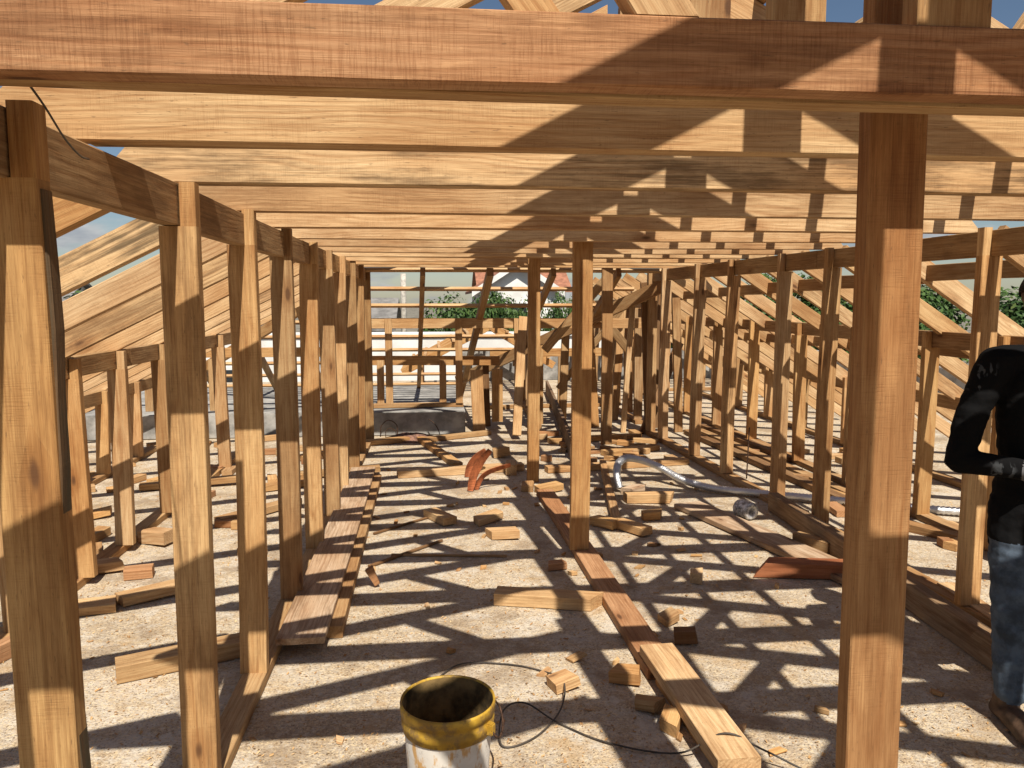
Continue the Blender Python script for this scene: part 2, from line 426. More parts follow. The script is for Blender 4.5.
# ------------------------------------------------------------------ centre posts
def cpost(label, x, y, z0, z1, w, th, tint, lean=(0, 0), mold=0.1, yaw=0, wane=0, group='posts standing along the middle of the slab'):
    z1 = z1/(1+.0061*y); T = Timbers().add((x+lean[0], y+lean[1], z0), (x, y, z1), w, th, up=(math.sin(yaw), math.cos(yaw), 0), tint=tint, mold=mold, wane=wane, seg=12)
    o = T.make('support_post', None, (x+lean[0], y+lean[1], z0))
    return tag(o, label, 'post', group)
cpost('big brown foreground post rising behind the reddish joist', .885, 1.471, .002, 3.0, .118, .046, (.40, .225, .10), lean=(.032, .0))
cpost('orange brown centre post standing on the reddish floor plank', .860, 4.50, .052, 2.90, .118, .05, ORANGE)
cpost('centre post behind the plank end, right of the red clay pieces', .815, 6.39, .002, 2.85, .105, .05, ORANGE)
cpost('leaning brown post between the far centre post and right wall', 1.745, 7.75, .05, 1.94, .115, .05, BROWN, lean=(.0, -.05))

STRETCH = False
# ------------------------------------------------------------------ lean-to roofs on both sides
LY = [.80, 1.50, 2.22, 2.91, 3.61, 4.33, 5.06, 5.80, 6.55, 7.30, 8.05, 8.75]
lt = thing('lean_to_roof', 'row of parallel lean-to rafters falling away left of the left wall', 'roof frame', (-.8, 2, 0))
def lean_rafter(par, y, side, xin, zin, xout, slope, tint, mold, label=None):
    # lower edge passes (xin, zin) and falls outward
    d = Vector((side, 0, -slope)).normalized(); nn = Vector((side*slope, 0, 1)).normalized()
    p0 = Vector((xin, y, zin)); L = abs(xout-xin)*math.sqrt(1+slope*slope)
    o = stick('rafter', p0+nn*.059, p0+d*L+nn*.059, .048, .118, par, up=nn, tint=tint, mold=mold, c1=-slope*.5)
    if label: o['label'] = label
    return o
for k, y in enumerate(LY):
    lean_rafter(lt, y, -1, -.803, 1.878, -4.2, .5, vary(PALE if k != 2 else ORANGE, .08), .75 if k == 3 else (.35 if k in (5, 8) else 0.05),
                'rafter covered in green black mould' if k == 3 else None)
lr = thing('lean_to_roof', 'row of parallel lean-to rafters with noggings falling away right of the right wall', 'roof frame', (2.7, 2, 0))
RY = [.75, 1.45, 2.15, 2.87, 3.64, 4.48, 5.05, 5.62, 6.20, 6.78, 7.36, 7.95, 8.55, 9.15, 9.75, 10.4, 11.0, 11.6, 12.2, 12.8]
for k, y in enumerate(RY):
    lean_rafter(lr, y, 1, xr_in(y)+.10, 1.872, 5.4, .64, vary(PALE if k % 3 else YEL, .09), .25 if k % 4 == 0 else .05)
for k in range(len(RY)-1):
    for x in (3.02, 3.80, 4.6):
        if RY[k+1] > 3:
            zc = 1.872-.64*(x-xr_in(RY[k])-.1)+.058
            stick('nogging', (x+random.uniform(-.04, .04), RY[k]+.0255, zc), (x+random.uniform(-.04, .04), RY[k+1]-.0255, zc), .045, .095, lr, tint=vary(BROWN, .12), seg=2)

def low_wall(label, X, ys, ztop, y0, y1, w=.11, side=-1, sole=True, tints=(ORANGE, YEL, BROWN), hb=.115):
    t = thing('low_stud_wall', label, 'wall', (X, y0, 0))
    n = max(1, round((y1-y0)/3.4))
    for i in range(n):
        a = y0+(y1-y0)*i/n; b_ = y0+(y1-y0)*(i+1)/n-.004
        stick('top_plate', (X+side*.025, a, ztop-hb/2), (X+side*.025, b_, ztop-hb/2), .048, hb, t, tint=vary(BROWN, .1), mold=.2)
    if sole: stick('sole_plate', (X+side*.05, y0, .0255), (X+side*.05, y1, .0255), .10, .047, t, tint=vary(BROWN))
    for i, y in enumerate(ys):
        x = X-side*.002
        T = Timbers()
        T.add((x-side*.048+side*w/2+random.uniform(-.02, .02), y+random.uniform(-.03, .03), .05 if sole else .002), (x-side*.048+side*w/2, y, ztop-hb-.002), w, .05, up=(0, 1, 0), tint=vary(tints[i % len(tints)], .1), seg=7)
        T.add((x-side*.024, y, ztop-hb-.003), (x-side*.024, y, ztop-.005), .046, .049, up=(0, 1, 0), tint=vary(tints[i % len(tints)], .1), seg=2)
        T.make('stud', t)
    return t
low_wall('low stud wall outside the left wall, under the left rafters', -1.98, [2.2, 2.98, 3.7, 4.40, 5.03, 5.78, 6.5, 7.3, 8.2], 1.290, 1.6, 8.9)
low_wall('lowest row of short studs at the far left, under the rafter tails', -2.96, [4.7, 5.6, 6.4, 7.15, 7.9, 8.6], .800, 3.8, 8.9)
low_wall('low stud wall outside the right wall, under the right rafters', 3.50, [2.85, 3.7, 4.4, 5.15, 6.1, 7.1, 8.2, 9.3, 10.4, 11.5, 12.6], 1.385, 2.0, 12.9, side=1, tints=(ORANGE, BROWN, ORANGE))
low_wall('lowest row of short studs at the far right, under the rafter tails', 4.45, [4.0, 5.0, 5.9, 6.9, 7.9, 8.9, 9.9, 10.9, 11.9], .775, 3.4, 12.9, side=1, tints=(YEL, BROWN))

STRETCH = True
# ------------------------------------------------------------------ far hip end
ew = thing('end_stud_wall', 'low end wall of thin studs on the concrete plinth across the far end', 'wall', (0, 8.95, .275))
stick('top_plate', (-.80, 9.0, 1.253), (2.55, 9.0, 1.245), .05, .125, ew, tint=YEL)
stick('sole_plate', (-.80, 8.96, .300), (.32, 8.99, .300), .11, .047, ew, tint=BROWN)
for x in (-.53, .275, .96): stick('stud', (x, 8.94, .326 if x < .4 else .002), (x-.005, 8.95, 1.31), .085, .045, ew, up=(0, 1, 0), tint=vary(YEL))
for x in (-3.9, -3.2, -2.5, -1.75): stick('stud', (x, 8.94, .277), (x, 8.95, .86), .09, .045, ew, up=(0, 1, 0), tint=vary(BROWN))
stick('top_plate', (-4.1, 9.0, .93), (-.86, 9.0, .93), .05, .115, ew, tint=ORANGE)
stick('rail', (-.92, 9.12, .815), (.76, 9.12, .80), .05, .115, ew, tint=ORANGE)
for x in (-.64, .085): stick('stud', (x, 9.06, .277), (x, 9.065, .82), .085, .045, ew, up=(0, 1, 0), tint=vary(YEL))
hp = thing('hip_roof_frame', 'far hip of rafters and thin horizontal battens against the sky', 'roof frame', (0, 8.3, 1.9))
HS = .545
def hipz(y): return 1.40-HS*(y-9.0)
def hipraf(xt, xb, y0, y1, tint, w=.055):
    stick('rafter', (xt, y0, hipz(y0)-.07), (xb, y1, hipz(y1)-.07), w, .10, hp, up=(0, HS, 1), tint=tint)
hipraf(-.12, -.25, 8.1, 11.2, BROWN); hipraf(.58, .36, 8.1, 11.2, BROWN, .075); hipraf(1.25, 1.05, 8.1, 10.2, BROWN)
hipraf(-.80, -.95, 8.1, 11.2, BROWN); hipraf(1.95, 1.85, 8.1, 9.2, BROWN)
hipraf(-2.2, -2.2, 9.2, 11.2, BROWN); hipraf(-1.5, -1.6, 8.5, 11.2, BROWN); hipraf(-3.0, -3.0, 10.1, 11.3, BROWN)
# diagonal hip rafter on the left, valley rafter on the right
stick('rafter', (-.75, 8.15, 1.82), (-4.0, 11.3, .10), .05, .13, hp, up=(0, 0, 1), tint=ORANGE)
stick('valley_rafter', (2.50, 8.2, 1.70), (.30, 10.75, .38), .05, .15, hp, up=(0, 0, 1), tint=BROWN)
def batten_span(y):
    t = (y-8.2)/2.55
    return (-.78-3.1*max(0, (y-8.25)/3.0), 2.50-2.2*t+.02)
for y in (8.20, 8.55, 8.90, 9.27, 9.62, 9.97, 10.32, 10.68, 11.0):
    a, b_ = batten_span(y)
    z = hipz(y)+.003
    stick('batten', (a, y, z), (max(b_, .28)+random.uniform(-.05, .05), y+random.uniform(-.015, .015), z), .05, .034, hp, up=(0, HS, 1), tint=vary(PALE, .06), seg=8)

G_PR = 'leaning props at the far right end of the slab'
def prop(label, p0, p1, w, th, tint, up=(0, 1, 0), name='prop_post', group=G_PR):
    o = Timbers().add(p0, p1, w, th, up=up, tint=tint, mold=.1, seg=8).make(name, None, p0)
    return tag(o, label, 'post', group)
# wing roof beyond the valley: rafters falling left, seen edge on
def wing(label, x_top, z_top, x_bot, z_bot, ys, tails=True, tint=ORANGE):
    t = thing('wing_roof', label, 'roof frame', (x_bot, ys[0], z_bot))
    for y in ys:
        stick('rafter', (x_top, y, z_top), (x_bot, y, z_bot), .05, .115, t, up=(0, 0, 1), tint=vary(tint, .12), seg=4)
    for k in range(7):
        q = (k+.5)/7; x = x_top+(x_bot-x_top)*q; z = z_top+(z_bot-z_top)*q+.085
        stick('batten', (x, ys[0]-.1, z), (x, ys[-1]+.1, z), .05, .034, t, tint=vary(PALE), seg=3)
    for y in (ys[0], ys[-1]):
        for q in (.25, .65):
            x = x_top+(x_bot-x_top)*q; z = z_top+(z_bot-z_top)*q-.08
            stick('stud', (x, y, .002), (x, y, z), .09, .05, t, up=(0, 1, 0), tint=vary(BROWN), seg=4)
    return t
def saddle(label, xr, zr, xl, zl, xq, zq, ys, tint, batten=True):
    t = thing('wing_roof', label, 'roof frame', (xr, ys[0], zl))
    for y in ys:
        stick('rafter', (xr-.005, y, zr), (xl, y, zl), .055, .12, t, tint=vary(tint, .12), seg=4)
        stick('rafter', (xr+.005, y, zr), (xq, y, zq), .055, .12, t, tint=vary(tint, .12), seg=4)
    stick('ridge_board', (xr, ys[0]-.05, zr+.01), (xr, ys[-1]+.05, zr+.01), .03, .15, t, tint=vary(BROWN), seg=4)
    for x1, z1 in ((xl, zl), (xq, zq)):
        for k in range(6):
            q = (k+.6)/6.2; x = xr+(x1-xr)*q; z = zr+(z1-zr)*q+.088
            stick('batten', (x, ys[0]-.12, z), (x, ys[-1]+.12, z), .05, .034, t, tint=vary(PALE), seg=3)
        for y in (ys[0]+.06, ys[len(ys)//2]+.06, ys[-1]-.06):
            stick('stud', (xr+(x1-xr)*.8, y, .002), (xr+(x1-xr)*.8, y, zr+(z1-zr)*.8-.075), .09, .05, t, up=(0, 1, 0), tint=vary(BROWN), seg=4)
    return t
STRETCH = False
saddle('low saddle roof of close brown rafters straight beyond the plinth', .92, 1.17, -.55, .40, 2.0, .50, [12.9+.27*k for k in range(8)], ORANGE)
saddle('higher saddle roof frame beyond the far right cluster of props', 4.5, 1.85, 2.6, 1.02, 6.6, .86, [13.2+.30*k for k in range(7)], YEL)
STRETCH = True
for lab, X0, X1, Y0, zt_, xs in (('crosswise low wall of studs behind the far centre post', .75, 2.6, 10.6, .78, (.85, 1.3, 1.75, 2.2, 2.55)),
                                 ('crosswise low wall of studs at the far end of the right side', 3.1, 6.6, 12.3, .95, (3.2, 3.8, 4.4, 5.0, 5.6, 6.2))):
    t = thing('low_stud_wall', lab, 'wall', (X0, Y0, 0))
    stick('top_plate', (X0, Y0, zt_), (X1, Y0+.1, zt_), .05, .12, t, tint=ORANGE)
    stick('sole_plate', (X0, Y0, .027), (X1, Y0+.1, .027), .10, .05, t, tint=BROWN)
    for x in xs: stick('stud', (x, Y0+.03, .053), (x+random.uniform(-.02, .02), Y0+.03, zt_-.061), .10, .05, t, up=(0, 1, 0), tint=vary(BROWN, .15), seg=4)
rear = thing('low_stud_wall', 'low wall of studs running straight back behind the far centre post', 'wall', (1.2, 8.9, 0))
stick('top_plate', (1.20, 8.95, 1.06), (1.32, 12.2, 1.02), .05, .11, rear, tint=BROWN)
stick('sole_plate', (1.20, 8.95, .027), (1.32, 12.2, .027), .10, .05, rear, tint=BROWN)
for y in (9.0, 9.7, 10.3, 11.0, 11.7, 12.15): stick('stud', (1.22+.03*(y-9), y, .053), (1.22+.03*(y-9), y, 1.0), .10, .05, rear, up=(0, 1, 0), tint=vary(BROWN, .15), seg=5)
rear = thing('low_stud_wall', 'tall stud wall continuing back beyond the right wall', 'wall', (2.4, 9.2, 0))
stick('top_plate', (2.50, 9.15, 1.48), (2.45, 12.3, 1.42), .05, .12, rear, tint=BROWN)
stick('sole_plate', (2.48, 9.15, .027), (2.42, 12.3, .027), .10, .05, rear, tint=BROWN)
for y in (9.25, 9.8, 10.4, 10.9, 11.5, 12.2): stick('stud', (2.47-.015*(y-9)+random.uniform(-.06, .06), y, .053), (2.48-.015*(y-9), y, 1.415), .11, .05, rear, up=(0, 1, 0), tint=vary(BROWN, .15), seg=5)
for k, (x, y, dx, z, lab) in enumerate([(1.55, 9.3, .05, 1.25, 'thin upright prop behind the block post'), (1.90, 9.0, -.08, 1.30, 'upright prop leaning left beside the block post'), (2.62, 8.9, .06, 1.75, 'dark upright prop at the last right stud'),
                              (2.80, 8.6, -.05, 1.55, 'upright prop just outside the last right stud'), (2.25, 9.5, .1, 1.55, 'pale prop seen between the block post and far right cluster')]):
    prop(lab, (x, y, .003), (x+dx, y+.05, z), .10, .05, (BROWN, ORANGE, DARKB, BROWN, YEL)[k])
STRETCH = False
pw = box('parapet_wall', (.45, 15.3, 0), (7.55, 15.48, .62), CONC, None, .01); tag(pw, 'grey concrete parapet closing the far end of the slab on the right', 'parapet')
pw2 = box('parapet_wall', (7.38, -4.9, 0), (7.55, 15.29, .62), CONC, None, .01); tag(pw2, 'grey concrete parapet along the right edge of the slab', 'parapet')
STRETCH = True

# rear props and braces (each loose upright is its own thing)
prop('thick pale stub post standing at the right end of the plinth', (.50, 8.8, .003), (.47, 8.86, .72), .15, .06, YEL, group='stub posts by the plinth')
prop('thick orange stub post with light foot, right of the plinth end', (.72, 8.95, .10), (.72, 8.95, .72), .13, .09, ORANGE, group='stub posts by the plinth')
prop('thin dark stub post between the two thick stubs', (.62, 9.2, .003), (.60, 9.2, .74), .08, .05, DARKB, group='stub posts by the plinth')
prop('tall pale prop leaning right, just left of the far centre post', (.88, 8.3, .05), (1.0, 8.75, 1.33), .10, .05, YEL)
prop('second tall pale prop standing close behind the leaning one', (1.14, 8.9, .05), (1.12, 9.0, 1.25), .09, .05, PALE)
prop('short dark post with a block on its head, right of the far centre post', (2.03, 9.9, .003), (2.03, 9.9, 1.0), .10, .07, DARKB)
prop('thin diagonal brace rising from the block post to the valley', (1.55, 9.6, .4), (2.35, 9.3, 1.5), .08, .04, BROWN, up=(0, 1, 0))
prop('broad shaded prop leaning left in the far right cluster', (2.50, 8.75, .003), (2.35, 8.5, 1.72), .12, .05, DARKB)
prop('tall reddish prop upright in the far right cluster', (2.72, 9.3, .003), (2.72, 9.3, 1.6), .12, .05, BROWN)
prop('pale thin prop in front of the far right cluster', (2.15, 8.62, .003), (2.25, 8.62, 1.65), .06, .05, PALE)
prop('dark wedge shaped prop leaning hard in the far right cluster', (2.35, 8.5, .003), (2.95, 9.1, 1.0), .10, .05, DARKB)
prop('long diagonal brace climbing to the last joist', (1.25, 8.75, .95), (2.05, 8.45, 1.94), .10, .045, BROWN)
prop('second diagonal brace hanging low behind the valley board', (2.6, 9.6, .7), (1.75, 8.9, 1.55), .11, .045, YEL)

# ------------------------------------------------------------------ boards on the slab
def board(label, p0, p1, w, h, tint, cat='plank', name='plank', mold=0.1, up=(0, 0, 1), group=None, c0=0, c1=0, d0=0, d1=0, wane=0):
    o = Timbers().add(p0, p1, w, h, up=up, tint=tint, mold=mold, c0=c0, c1=c1, d0=d0, d1=d1, wane=wane).make(name, None, p0)
    return tag(o, label, cat, group)
board('long reddish floor plank under the orange centre post', (.93, 2.98, .026), (.855, 5.95, .026), .135, .048, RED)
board('short pale plank continuing the reddish one towards the camera', (.97, 2.27, .0765), (.935, 3.10, .0765), .150, .048, PALE)
board('narrow reddish plank lying under the short pale plank', (.99, 2.2, .026), (.945, 2.94, .026), .12, .046, ORANGE)
board('wide grey plank lying on top beside the left wall', (-.605, 3.32, .078), (-.635, 6.7, .078), .215, .030, GREYP, mold=.3)
board('narrower board under the wide grey plank, sticking out right', (-.545, 3.50, .031), (-.57, 6.55, .031), .21, .058, BROWN)
board('short off-cut with a pointed right end lying across the slab', (.30, 3.86, .034), (.81, 3.73, .034), .115, .066, YEL, cat='board', d1=-.55)
board('brown board lying crosswise behind the pale left stud', (-1.335, 3.20, .040), (-.86, 3.40, .040), .11, .075, BROWN, cat='board')
board('pale board lying straight across the slab beyond the clay pieces', (-.34, 6.66, .035), (.78, 6.84, .035), .11, .066, PALE)
board('batten lying diagonal with its end toward the clay pieces', (-.17, 8.3, .03), (.20, 6.95, .03), .09, .055, ORANGE)
board('brown batten lying on the slab in front of the plinth end', (-.12, 8.25, .028), (.60, 8.62, .028), .10, .05, BROWN)
board('short orange board at the foot of the left wall in front of the plinth', (-.80, 8.10, .03), (-.30, 8.30, .03), .11, .056, ORANGE)
board('board lying across between the far centre post and the duct', (.98, 6.72, .03), (2.35, 6.95, .03), .11, .055, YEL)
board('pale stick lying left of the duct end', (1.23, 5.05, .03), (1.50, 6.75, .08), .06, .05, YEL, mold=.3)
board('flat grey plank lying aslant before the right wall', (1.87, 5.50, .022), (2.38, 3.72, .022), .23, .036, GREYP, mold=.2)
board('red timber with a slanting end lying behind the big post', (1.84, 4.10, .046), (2.48, 3.98, .046), .125, .085, (.38, .15, .07), cat='timber', c0=.8, d0=-.4)
board('heavy weathered beam on edge along the foot of the right wall', (2.475, 5.35, .072), (2.34, 2.15, .072), .075, .138, (.33, .23, .14), cat='beam', name='beam', mold=.25, wane=.012)
board('short orange board beyond the beam beside the right post', (2.72, 3.75, .03), (2.66, 3.05, .03), .10, .052, PALE, cat='board')
board('block propping the heavy beam', (2.30, 4.62, .04), (2.42, 4.40, .04), .075, .07, BROWN, cat='block', name='wood_block')
board('wide dark board on edge running back from the far centre post', (1.30, 7.2, .11), (1.78, 12.2, .11), .04, .21, (.23, .165, .115), mold=.35)
board('dark plank on the slab outside the right wall, left of three', (2.86, 8.4, .03), (3.10, 5.4, .03), .10, .05, DARKB, group='dark planks outside the right wall')
board('brown plank between two dark planks lying outside the right wall', (3.00, 8.6, .03), (3.24, 5.5, .03), .10, .05, BROWN, group='dark planks outside the right wall')
board('dark plank on the slab outside the right wall, right of three', (3.15, 8.8, .03), (3.37, 6.9, .03), .09, .05, DARKB, group='dark planks outside the right wall')
board('board lying beside the low right stud behind the worker', (3.05, 5.05, .03), (3.66, 4.05, .03), .10, .055, BROWN)
board('crosswise board far right before the wing roof', (1.2, 8.05, .03), (2.25, 8.25, .03), .10, .055, ORANGE)
board('short orange plank in front of the last right studs', (1.65, 7.35, .03), (2.25, 7.62, .03), .13, .055, ORANGE)
board('reddish plank end at the far left edge by the big knotty post', (-2.05, 3.05, .04), (-1.86, 3.55, .04), .06, .08, RED)
board('thin sharp stake lying on the slab by the wide grey plank', (-.40, 4.42, .012), (.03, 4.86, .012), .018, .016, DARKB, cat='stake', name='stake')
board('second thin stake lying flat just in front of the sharp one', (-.28, 4.62, .010), (.42, 4.53, .010), .016, .014, BROWN, cat='stake', name='stake')
board('third thin stake farther back by the wide grey plank', (-.42, 5.05, .010), (.0, 5.45, .010), .018, .014, DARKB, cat='stake', name='stake')
for q, (x, y, lx, ly, tn) in enumerate([(-1.55, 6.2, .5, .25, ORANGE), (-1.2, 6.7, .7, .1, BROWN), (-2.5, 7.2, .6, -.2, RED), (-1.3, 7.4, .5, .4, ORANGE), (-1.5, 5.35, .45, .5, BROWN), (-2.4, 6.4, .8, .15, BROWN)]):
    board(['orange board lying behind the pale left studs', 'brown board lying flat between the left wall and low wall',
           'reddish board beneath the far left rafters', 'tilted orange board by the last left studs',
           'brown board lying aslant at the foot of the low left wall', 'long brown board crossing under the left lean-to'][q],
          (x, y, .035), (x+lx, y+ly, .035+.02*(q % 2)), .10, .052, vary(tn))

# off-cuts
OFF = [ # x, y, length, w, h, yaw, tint, label
 (.02, 5.33, .30, .105, .055, -62, PALE, 'long pale off-cut lying toward the wide plank'),
 (.355, 5.27, .22, .105, .050, 38, YEL, 'pale off-cut turned aslant in the middle of the slab'),
 (.43, 4.90, .19, .105, .055, -6, PALE, 'pale wedge off-cut in front of the two central ones'),
 (.90, 6.05, .22, .12, .055, 25, ORANGE, 'off-cut resting against the foot of the far centre post'),
 (.74, 6.12, .14, .10, .05, 80, BROWN, 'brown off-cut left of the far centre post foot'),
 (1.15, 5.08, .18, .09, .06, -50, ORANGE, 'off-cut leaning by the stick left of the duct'),
 (1.31, 4.95, .27, .10, .055, -60, YEL, 'long yellow off-cut right of the orange centre post'),
 (1.52, 5.22, .14, .08, .06, 5, ORANGE, 'small squared off-cut farther right of the orange post'),
 (.69, 4.30, .10, .06, .045, 10, RED, 'little red off-cut left of the reddish plank'),
 (.50, 2.95, .10, .09, .045, 20, PALE, 'square pale off-cut by the cable behind the bucket'),
 (.775, 2.98, .11, .09, .05, -25, ORANGE, 'rough off-cut against the left edge of the reddish plank'),
 (1.12, 3.52, .09, .08, .04, 30, BROWN, 'broken brown off-cut on the right side of the reddish plank'),
 (1.13, 3.30, .10, .07, .06, -15, DARKB, 'dark off-cut right of the reddish plank, nearest the camera'),
 (1.435, 4.03, .08, .07, .06, 70, PALE, 'tiny pale cube-like off-cut standing in the shade grid'),
 (-2.42, 5.62, .20, .10, .05, 30, ORANGE, 'off-cut farthest left beyond the low left wall'),
 (-1.78, 5.00, .20, .11, .085, -30, PALE, 'thick pale off-cut right of the low left wall'),
 (-1.62, 5.25, .16, .10, .05, 15, YEL, 'yellow off-cut behind the thick pale one at left'),
 (-1.50, 4.07, .30, .10, .055, 28, YEL, 'pointed off-cut left of the pale left stud'),
 (-1.80, 3.93, .34, .14, .045, 12, PALE, 'broad pale off-cut beside the big knotty post'),
 (-1.93, 4.50, .22, .10, .06, 10, PALE, 'pale off-cut lying on the low left sole plate'),
 (-1.68, 4.40, .15, .09, .06, 12, RED, 'reddish block right of the low left sole plate'),
 (1.62, 5.66, .36, .10, .075, -6, YEL, 'stout off-cut in front of the duct end'),
 (1.58, 5.95, .16, .09, .05, 30, GREYP, 'grey off-cut touching the stout one by the duct'),
 (.62, 7.4, .14, .09, .09, 12, BROWN, 'cubic brown off-cut behind the clay pieces'),
 (.66, 6.70, .15, .10, .10, 85, PALE, 'pale block at the end of the crosswise board'),
 (2.50, 4.98, .10, .07, .10, 0, RED, 'upright red off-cut at the foot of the right studs'),
 (.60, 3.18, .07, .05, .012, 20, BROWN, 'thin dark chip on the slab behind the square off-cut'),
 (-.35, 4.12, .030, .028, .11, 5, RED, 'tiny brown peg standing on the slab near the wide plank'),
 (.85, 2.62, .09, .07, .05, 60, ORANGE, 'orange off-cut tucked left of the short pale plank'),
 (.80, 2.75, .10, .06, .04, -40, BROWN, 'brown off-cut near the left edge of the short pale plank'),
]
for (x, y, L, w, h, yaw, tn, lab) in OFF:
    c, s = math.cos(R(yaw)), math.sin(R(yaw)); tilt = random.uniform(0, .02)
    p0 = Vector((x-c*L/2, y-s*L/2, h/2+.002)); p1 = Vector((x+c*L/2, y+s*L/2, h/2+.002+tilt))
    o = Timbers().add(p0, p1, w, h, tint=vary(tn), d0=random.uniform(-.5, .5), d1=random.uniform(-.6, .6), c1=random.uniform(-.2, .2), seg=3, wane=random.choice((0, .015))).make('wood_offcut', None, p0)
    tag(o, lab, 'off-cut', 'timber off-cuts lying on the slab')
rr = random.Random(5)
for k in range(84):
    sd = rr.random()
    if sd < .45: x, y = rr.uniform(-3.6, -1.0), rr.uniform(4.4, 8.6)
    elif sd < .75: x, y = rr.uniform(1.0, 2.3), rr.uniform(6.9, 8.6)
    else: x, y = rr.uniform(2.75, 4.2), rr.uniform(4.2, 8.5)
    L = rr.uniform(.06, .30); yaw = rr.uniform(0, 3.14); h = rr.uniform(.03, .06)
    c, s = math.cos(yaw), math.sin(yaw)
    o = Timbers().add((x-c*L/2, y-s*L/2, h/2+.002), (x+c*L/2, y+s*L/2, h/2+.002), rr.uniform(.06, .11), h, tint=vary(rr.choice((ORANGE, YEL, RED, BROWN)), .15), d1=rr.uniform(-.5, .5), seg=2).make('wood_offcut')
    reg = 'beyond the left wall' if sd < .45 else ('on the slab behind the duct' if sd < .75 else 'outside the right wall')
    tag(o, 'small scattered off-cut lying '+reg, 'off-cut', 'scattered off-cuts '+reg)

STRETCH = False
for k in range(70):
    x, y = rr.uniform(-.45, 2.2), rr.uniform(2.4, 7.5); L = rr.uniform(.02, .07); yaw = rr.uniform(0, 3.14); h = rr.uniform(.008, .022)
    c, s = math.cos(yaw), math.sin(yaw)
    o = Timbers().add((x-c*L/2, y-s*L/2, h/2+.001), (x+c*L/2, y+s*L/2, h/2+.004), rr.uniform(.012, .04), h, tint=vary(rr.choice((PALE, YEL, ORANGE, BROWN)), .15), d1=rr.uniform(-.8, .8), d0=rr.uniform(-.8, .8), seg=2).make('wood_splinter')
    tag(o, 'tiny wood splinter lying on the slab between the two stud walls', 'splinter', 'tiny splinters on the slab')
# sawdust, shavings and chips
def chips():
    v = []; f = []; wc = []; ti = []
    rr = random.Random(3)
    for k in range(26000):
        x = rr.uniform(-3.4, 4.2); y = 1.7+7*rr.random()**1.6
        if mnoise.noise(Vector((x*1.4, y*1.4, 5)))+rr.uniform(-.5, .5) < -.1: continue
        L = rr.uniform(.0025, .007)*(1 if rr.random() < .97 else 2.2); w = L*rr.uniform(.25, .7); a = rr.uniform(0, 6.28)
        c, s = math.cos(a), math.sin(a); b = len(v); z = .0015
        t = rr.uniform(.001, .006)
        for (i, j, h) in ((-1, -1, z), (1, -1, z+t), (1, 1, z+t*1.6), (-1, 1, z+t*.5)):
            v.append((x+i*L*c/1-j*w*s, y+i*L*s+j*w*c, h)); wc.append((x+i*L, y+j*w, .1))
            tn = None
        tn = rr.choice(((.60, .42, .22), (.52, .35, .17), (.66, .52, .33), (.42, .27, .13), (.62, .47, .27)))
        ti += [(*tn, 0)]*4
        f.append((b, b+1, b+2, b+3))
    me = bpy.data.meshes.new('wood_chips'); me.from_pydata(v, [], f)
    a = me.attributes.new('wc', 'FLOAT_VECTOR', 'POINT'); a.data.foreach_set('vector', [q for p in wc for q in p])
    a = me.attributes.new('tint', 'FLOAT_COLOR', 'POINT'); a.data.foreach_set('color', [q for p in ti for q in p])
    o = link('wood_chips', me, WOOD); tag(o, 'loose sawdust and wood chips strewn over the slab', 'wood chips', kind='stuff')
chips()

# ------------------------------------------------------------------ bucket
BX, BY = .028, 2.33
bk = thing('bucket', 'dirty white plastic bucket with yellow rim standing on the slab in front', 'bucket', (BX, BY, 0))
bp = [(.117, .002), (.121, .01), (.130, .12), (.139, .262)]
lathe('body', bp+[(.1385, .266)], BUCKW, (BX, BY, 0), bk, 48, True)
rim = lathe('rim', [(.1392, .255), (.143, .256), (.1445, .270), (.147, .272), (.1475, .292), (.1445, .296), (.1447, .312), (.150, .315), (.1515, .340), (.1495, .347), (.1455, .347), (.143, .342), (.1425, .29)], BUCKY, (BX, BY, 0), bk, 56)
lathe('inside', [(.1420, .342), (.1355, .262), (.1265, .12), (.118, .03), (.0, .026)], BUCKIN, (BX, BY, 0), bk, 48)
lug = box('handle_lug', (BX+.118, BY-.092, .262), (BX+.142, BY-.066, .300), BUCKY, bk, .004)
lug.rotation_euler.z = R(-32)
tube('handle', [(BX+.128, BY-.088, .285), (BX+.150, BY-.085, .255), (BX+.165, BY-.04, .235), (BX+.178, BY+.03, .235), (BX+.172, BY+.07, .265), (BX+.152, BY+.06, .30)], .0035, REBAR, bk, 6, 6)

STRETCH = True
# cable
cab = tube('power_cable', [(-.02, 3.05, .008), (.10, 3.18, .01), (.30, 3.16, .008), (.44, 3.08, .01), (.50, 2.92, .045), (.46, 2.76, .015), (.34, 2.60, .008), (.22, 2.56, .01), (.24, 2.72, .05), (.33, 2.80, .03), (.44, 2.69, .008), (.60, 2.54, .009), (.82, 2.44, .02), (.97, 2.40, .108), (1.10, 2.36, .06), (1.3, 2.25, .008), (1.7, 2.05, .008)], .0034, BLACKCABLE, None, 8, 8)
tag(cab, 'black power cable snaking behind the bucket and over the short plank', 'cable')
STRETCH = False
w1 = tube('hanging_wire', [(-.668, 1.40, 1.958), (-.672, 1.46, 1.935), (-.695, 1.58, 1.905), (-.72, 1.70, 1.895), (-.745, 1.80, 1.905)], .0022, BLACKCABLE, None, 6, 5)
tag(w1, 'thin dark wire drooping from the reddish joist to the left top plate', 'wire')
STRETCH = True
# foil duct
du = tube('foil_duct', [(1.47, 5.98, .036), (1.455, 6.02, .14), (1.50, 6.12, .215), (1.64, 6.30, .21), (1.85, 6.28, .15), (2.02, 6.08, .07), (2.20, 5.90, .040), (2.45, 5.74, .040), (2.75, 5.58, .040), (3.06, 5.42, .040), (3.45, 5.20, .040), (3.85, 5.02, .040)], .030, FOIL, None, 14, 26, .11)
tag(du, 'silver flexible foil duct snaking over the slab through the right wall', 'duct')
